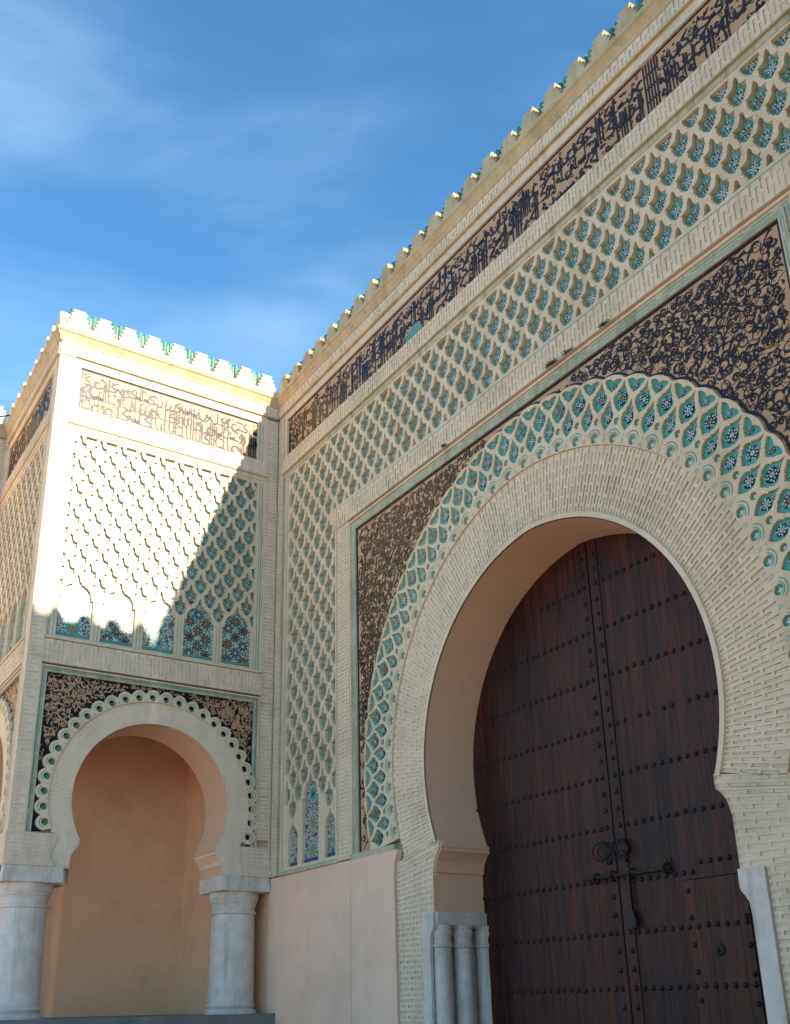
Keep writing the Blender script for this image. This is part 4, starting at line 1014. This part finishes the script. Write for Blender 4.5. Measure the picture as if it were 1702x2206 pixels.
# ================================================================== WOODEN DOORS
DY = 1.03; DC = 8.72
F_D = fmat(0, DY, 0, (1, 0, 0), (0, 0, 1), (0, -1, 0))
stud = MB(); pr_ = [(.036, 0), (.036, .008), (.030, .020), (.018, .030), (.004, .034)]
stud.lathe(pr_, 0, 0, 10); ST = stud.mesh('stud', IRON, True)
rows = [-.46, .26, .98, 1.70, 2.42, 3.14, 3.87, 4.62, 5.37, 6.12]
leaves = []
cnt = 0
for side, lab in ((-1, 'left leaf of the dark wooden gate, with unbroken rows of iron studs'), (1, 'right leaf of the dark wooden gate, with a reddish wicket door and padlocked bolt')):
    d = thing('door_leaf', lab, 'door', (DC + side*1.5, DY, -1.45))
    x0, x1 = (5.35, DC-.012) if side < 0 else (DC+.012, 12.0)
    n = 24; p = (x1-x0)/n
    WK = (9.86, 10.80, -1.40, 1.55)
    for i in range(n):
        a, b_ = x0+i*p+.0012, x0+(i+1)*p-.0012; dz = random.uniform(-.003, .002)
        pk = MB()
        if side > 0 and a < WK[1] and b_ > WK[0]:
            if a < WK[0]-.01: pk.box(a, WK[0]-.012, -1.45, WK[3]+.01, -.15, dz)
            if b_ > WK[1]+.01: pk.box(WK[1]+.012, b_, -1.45, WK[3]+.01, -.15, dz)
            pk.box(a, b_, WK[3]+.012, 7.2, -.15, dz)
        else: pk.box(a, b_, -1.45, 7.2, -.15, dz)
        pk.build('plank', WOOD, d, F_D)
    bk = MB(); bk.box(x0, x1, -1.45, 7.2, -.16, -.105); bk.build('back_board', IRON, d, F_D)
    # iron straps behind stud rows, meeting stile
    sx0 = DC - .30 if side < 0 else DC+.012; 
    stl = MB(); a, b_ = (DC-.20, DC-.014) if side < 0 else (DC+.014, DC+.20); stl.box(a, b_, -1.45, 7.2, 0, .018); stl.build('meeting_stile', WOOD, d, F_D)
    def addstud(parent, x, z, w=.0, s_=1.0):
        o = bpy.data.objects.new('stud', ST); link(o, parent, F_D @ Matrix.Translation((x, z, w)) @ Matrix.Diagonal((s_, s_, s_, 1))); return o
    wk = None
    if side > 0:
        w_ = MB()
        m_ = 6; q = (WK[1]-WK[0])/m_
        frm = MB(); frm.box(WK[0], WK[1], WK[2], WK[3], -.09, -.02); wk = frm.build('wicket_door', WOODR, d, F_D)
        for i in range(m_):
            w_ = MB(); w_.box(WK[0]+i*q+.002, WK[0]+(i+1)*q-.002, WK[2], WK[3], -.02, .012+random.uniform(-.003, .003)); w_.build('plank', WOODR, wk, F_D)
        for z in [1.42 - .33*i for i in range(9)]:
            addstud(wk, WK[0]+.05, z, .012); addstud(wk, WK[1]-.05, z - .05, .012)
        kk = MB(); kk.lathe([(.075, 0), (.07, .02), (.03, .04)], 0, 0, 14); kk.lathe([(.025, .03), (.025, .07), (.01, .08)], 0, 0, 10); o = kk.build('handle', IRON, wk, F_D @ Matrix.Translation((10.30, .68, .012)), smooth=True)
    for z in rows:
        k = 0; x = DC + side*.26
        while 5.5 < x < 11.9:
            inw = side > 0 and WK[0] < x < WK[1] and z < WK[3]
            hit = side > 0 and z == 3.87 and k % 3 == 2 and k < 9
            if not hit:
                if side > 0 and z == 1.70: zz = z - .05 if x < 10.1 else z + .06
                else: zz = z + random.uniform(-.008, .008)
                addstud(wk if inw else d, x, zz, .012 if inw else 0)
            x += side*.147; k += 1
        for j in (1, 2):
            zz = z + .72*j/3
            if side > 0 and 1.0 < zz < 2.3: continue
            addstud(d, DC + side*.125, zz, .018, 1.05)
        addstud(d, DC + side*.125, z, .018)
    # ring knocker; the smaller dark ring models the larger one's cast shadow
    kx = DC - .16 if side < 0 else DC + .19
    kn = MB(); 
    kn.lathe([(.075, 0), (.075, .012), (.05, .03), (.02, .035)], 0, 0, 20); ko = kn.build('knocker', IRON, d, F_D @ Matrix.Translation((kx, 2.09, .018)), smooth=True)
    for r, dx, w, tl in ((.125, .0, .07, 42), (.085, .03, .05, 30)):
        rg = MB(); ct, st2 = math.cos(R_(tl)), math.sin(R_(tl))
        rg.tube([(dx+r*math.sin(a)*ct, r*math.cos(a)-.015, w+.06-r*math.sin(a)*st2*.9) for a in [i*2*math.pi/24 for i in range(24)]], .015, 8, closed=True); rg.build('ring', IRON, ko, F_D @ Matrix.Translation((kx, 2.09, .018)), smooth=True)
    bo_ = MB(); bo_.tube([(0, .10, 0), (0, .11, .12)], .026, 10); bo_.tube([(0, -.16, 0), (0, -.16, .05)], .022, 8); bo_.build('boss', IRON, ko, F_D @ Matrix.Translation((kx, 2.09, .018)), smooth=True)
    if side > 0:
        bl = MB(); bl.tube([(8.11, 1.745, .07), (9.70, 1.725, .07)], .020, 10); bo2 = bl.build('bolt', IRON, d, F_D, smooth=True)
        for x in (8.32, 8.66, 9.0, 9.62):
            st_ = MB(); st_.tube([(x, 1.68, 0), (x, 1.68, .08), (x, 1.74, .11), (x, 1.80, .08), (x, 1.80, 0)], .016, 8); st_.build('staple', IRON, bo2, F_D)
        hs = MB(); hs.box(9.60, 9.65, 1.75, 1.86, .05, .07); hs.build('bolt_handle', IRON, bo2, F_D)
        hp = MB(); hp.box(8.92, 8.965, 1.26, 1.72, .05, .075); hp.build('hasp', IRON, d, F_D)
        pd_ = MB(); pd_.prism([(8.86, 1.03), (9.02, 1.03), (9.03, 1.12), (8.99, 1.25), (8.89, 1.25), (8.85, 1.12)], .03, .09); pd_.build('padlock', IRON, d, F_D)
# ================================================================== weeds rooted on the ledge over the spandrel
WEED = material('dry_weed', (.10, .11, .035), (.16, .12, .05), 8, .8, rnd=.2)
for i, (x, z, sz, lab) in enumerate(((9.45, 9.40, 1.0, 'largest weed tuft rooted in the ledge over the right shoulder of the arch'), (9.78, 9.40, .7, 'small weed tuft just right of the largest one on the ledge'), (10.55, 9.40, .6, 'single weed tuft on the ledge, rightmost of those over the arch'), (6.6, 9.40, .55, 'small weed tuft on the ledge left of the arch crown'))):
    wd = MB(); rr = random.Random(i)
    for q in range(60):
        a = rr.uniform(0, math.pi); L = rr.uniform(.04, .13)*sz; bx = rr.gauss(0, .06*sz)
        P0 = Vector((bx, 0, rr.uniform(0, .03))); D = Vector((math.cos(a)*.8, rr.uniform(-.5, .7), rr.uniform(.1, .8))).normalized()
        sd_ = D.cross(Vector((0, 0, 1))).normalized()*.006; mid = P0 + D*L*.6; tip = P0 + D*L + Vector((0, -.25*L, .1*L))
        wd.add([tuple(P0-sd_), tuple(P0+sd_), tuple(mid+sd_), tuple(mid-sd_), tuple(tip)], [(0, 1, 2, 3), (3, 2, 4)])
    o = wd.build('weed_tuft', WEED, None, FM @ Matrix.Translation((x, z-.035, .03))); o['label'] = lab; o['category'] = 'weed'; o['group'] = 'weed tufts on the ledge'
# ================================================================== small overhead cable at the far left
cb = MB(); A = Vector((-9.5, -9.0, 16.0)); B = Vector((-4.0, -PD-.13, 14.03))
cb.tube([tuple(A.lerp(B, t/10) - Vector((0, 0, .25*math.sin(math.pi*t/10)))) for t in range(11)], .02, 6)
o = cb.build('overhead_cable', IRON, None); o['label'] = 'thin black cable running to the pavilion cornice at the left edge'; o['category'] = 'cable'
print('objects', len(bpy.data.objects), 'tris', sum(len(o.data.polygons) for o in bpy.data.objects if o.type == 'MESH' ))
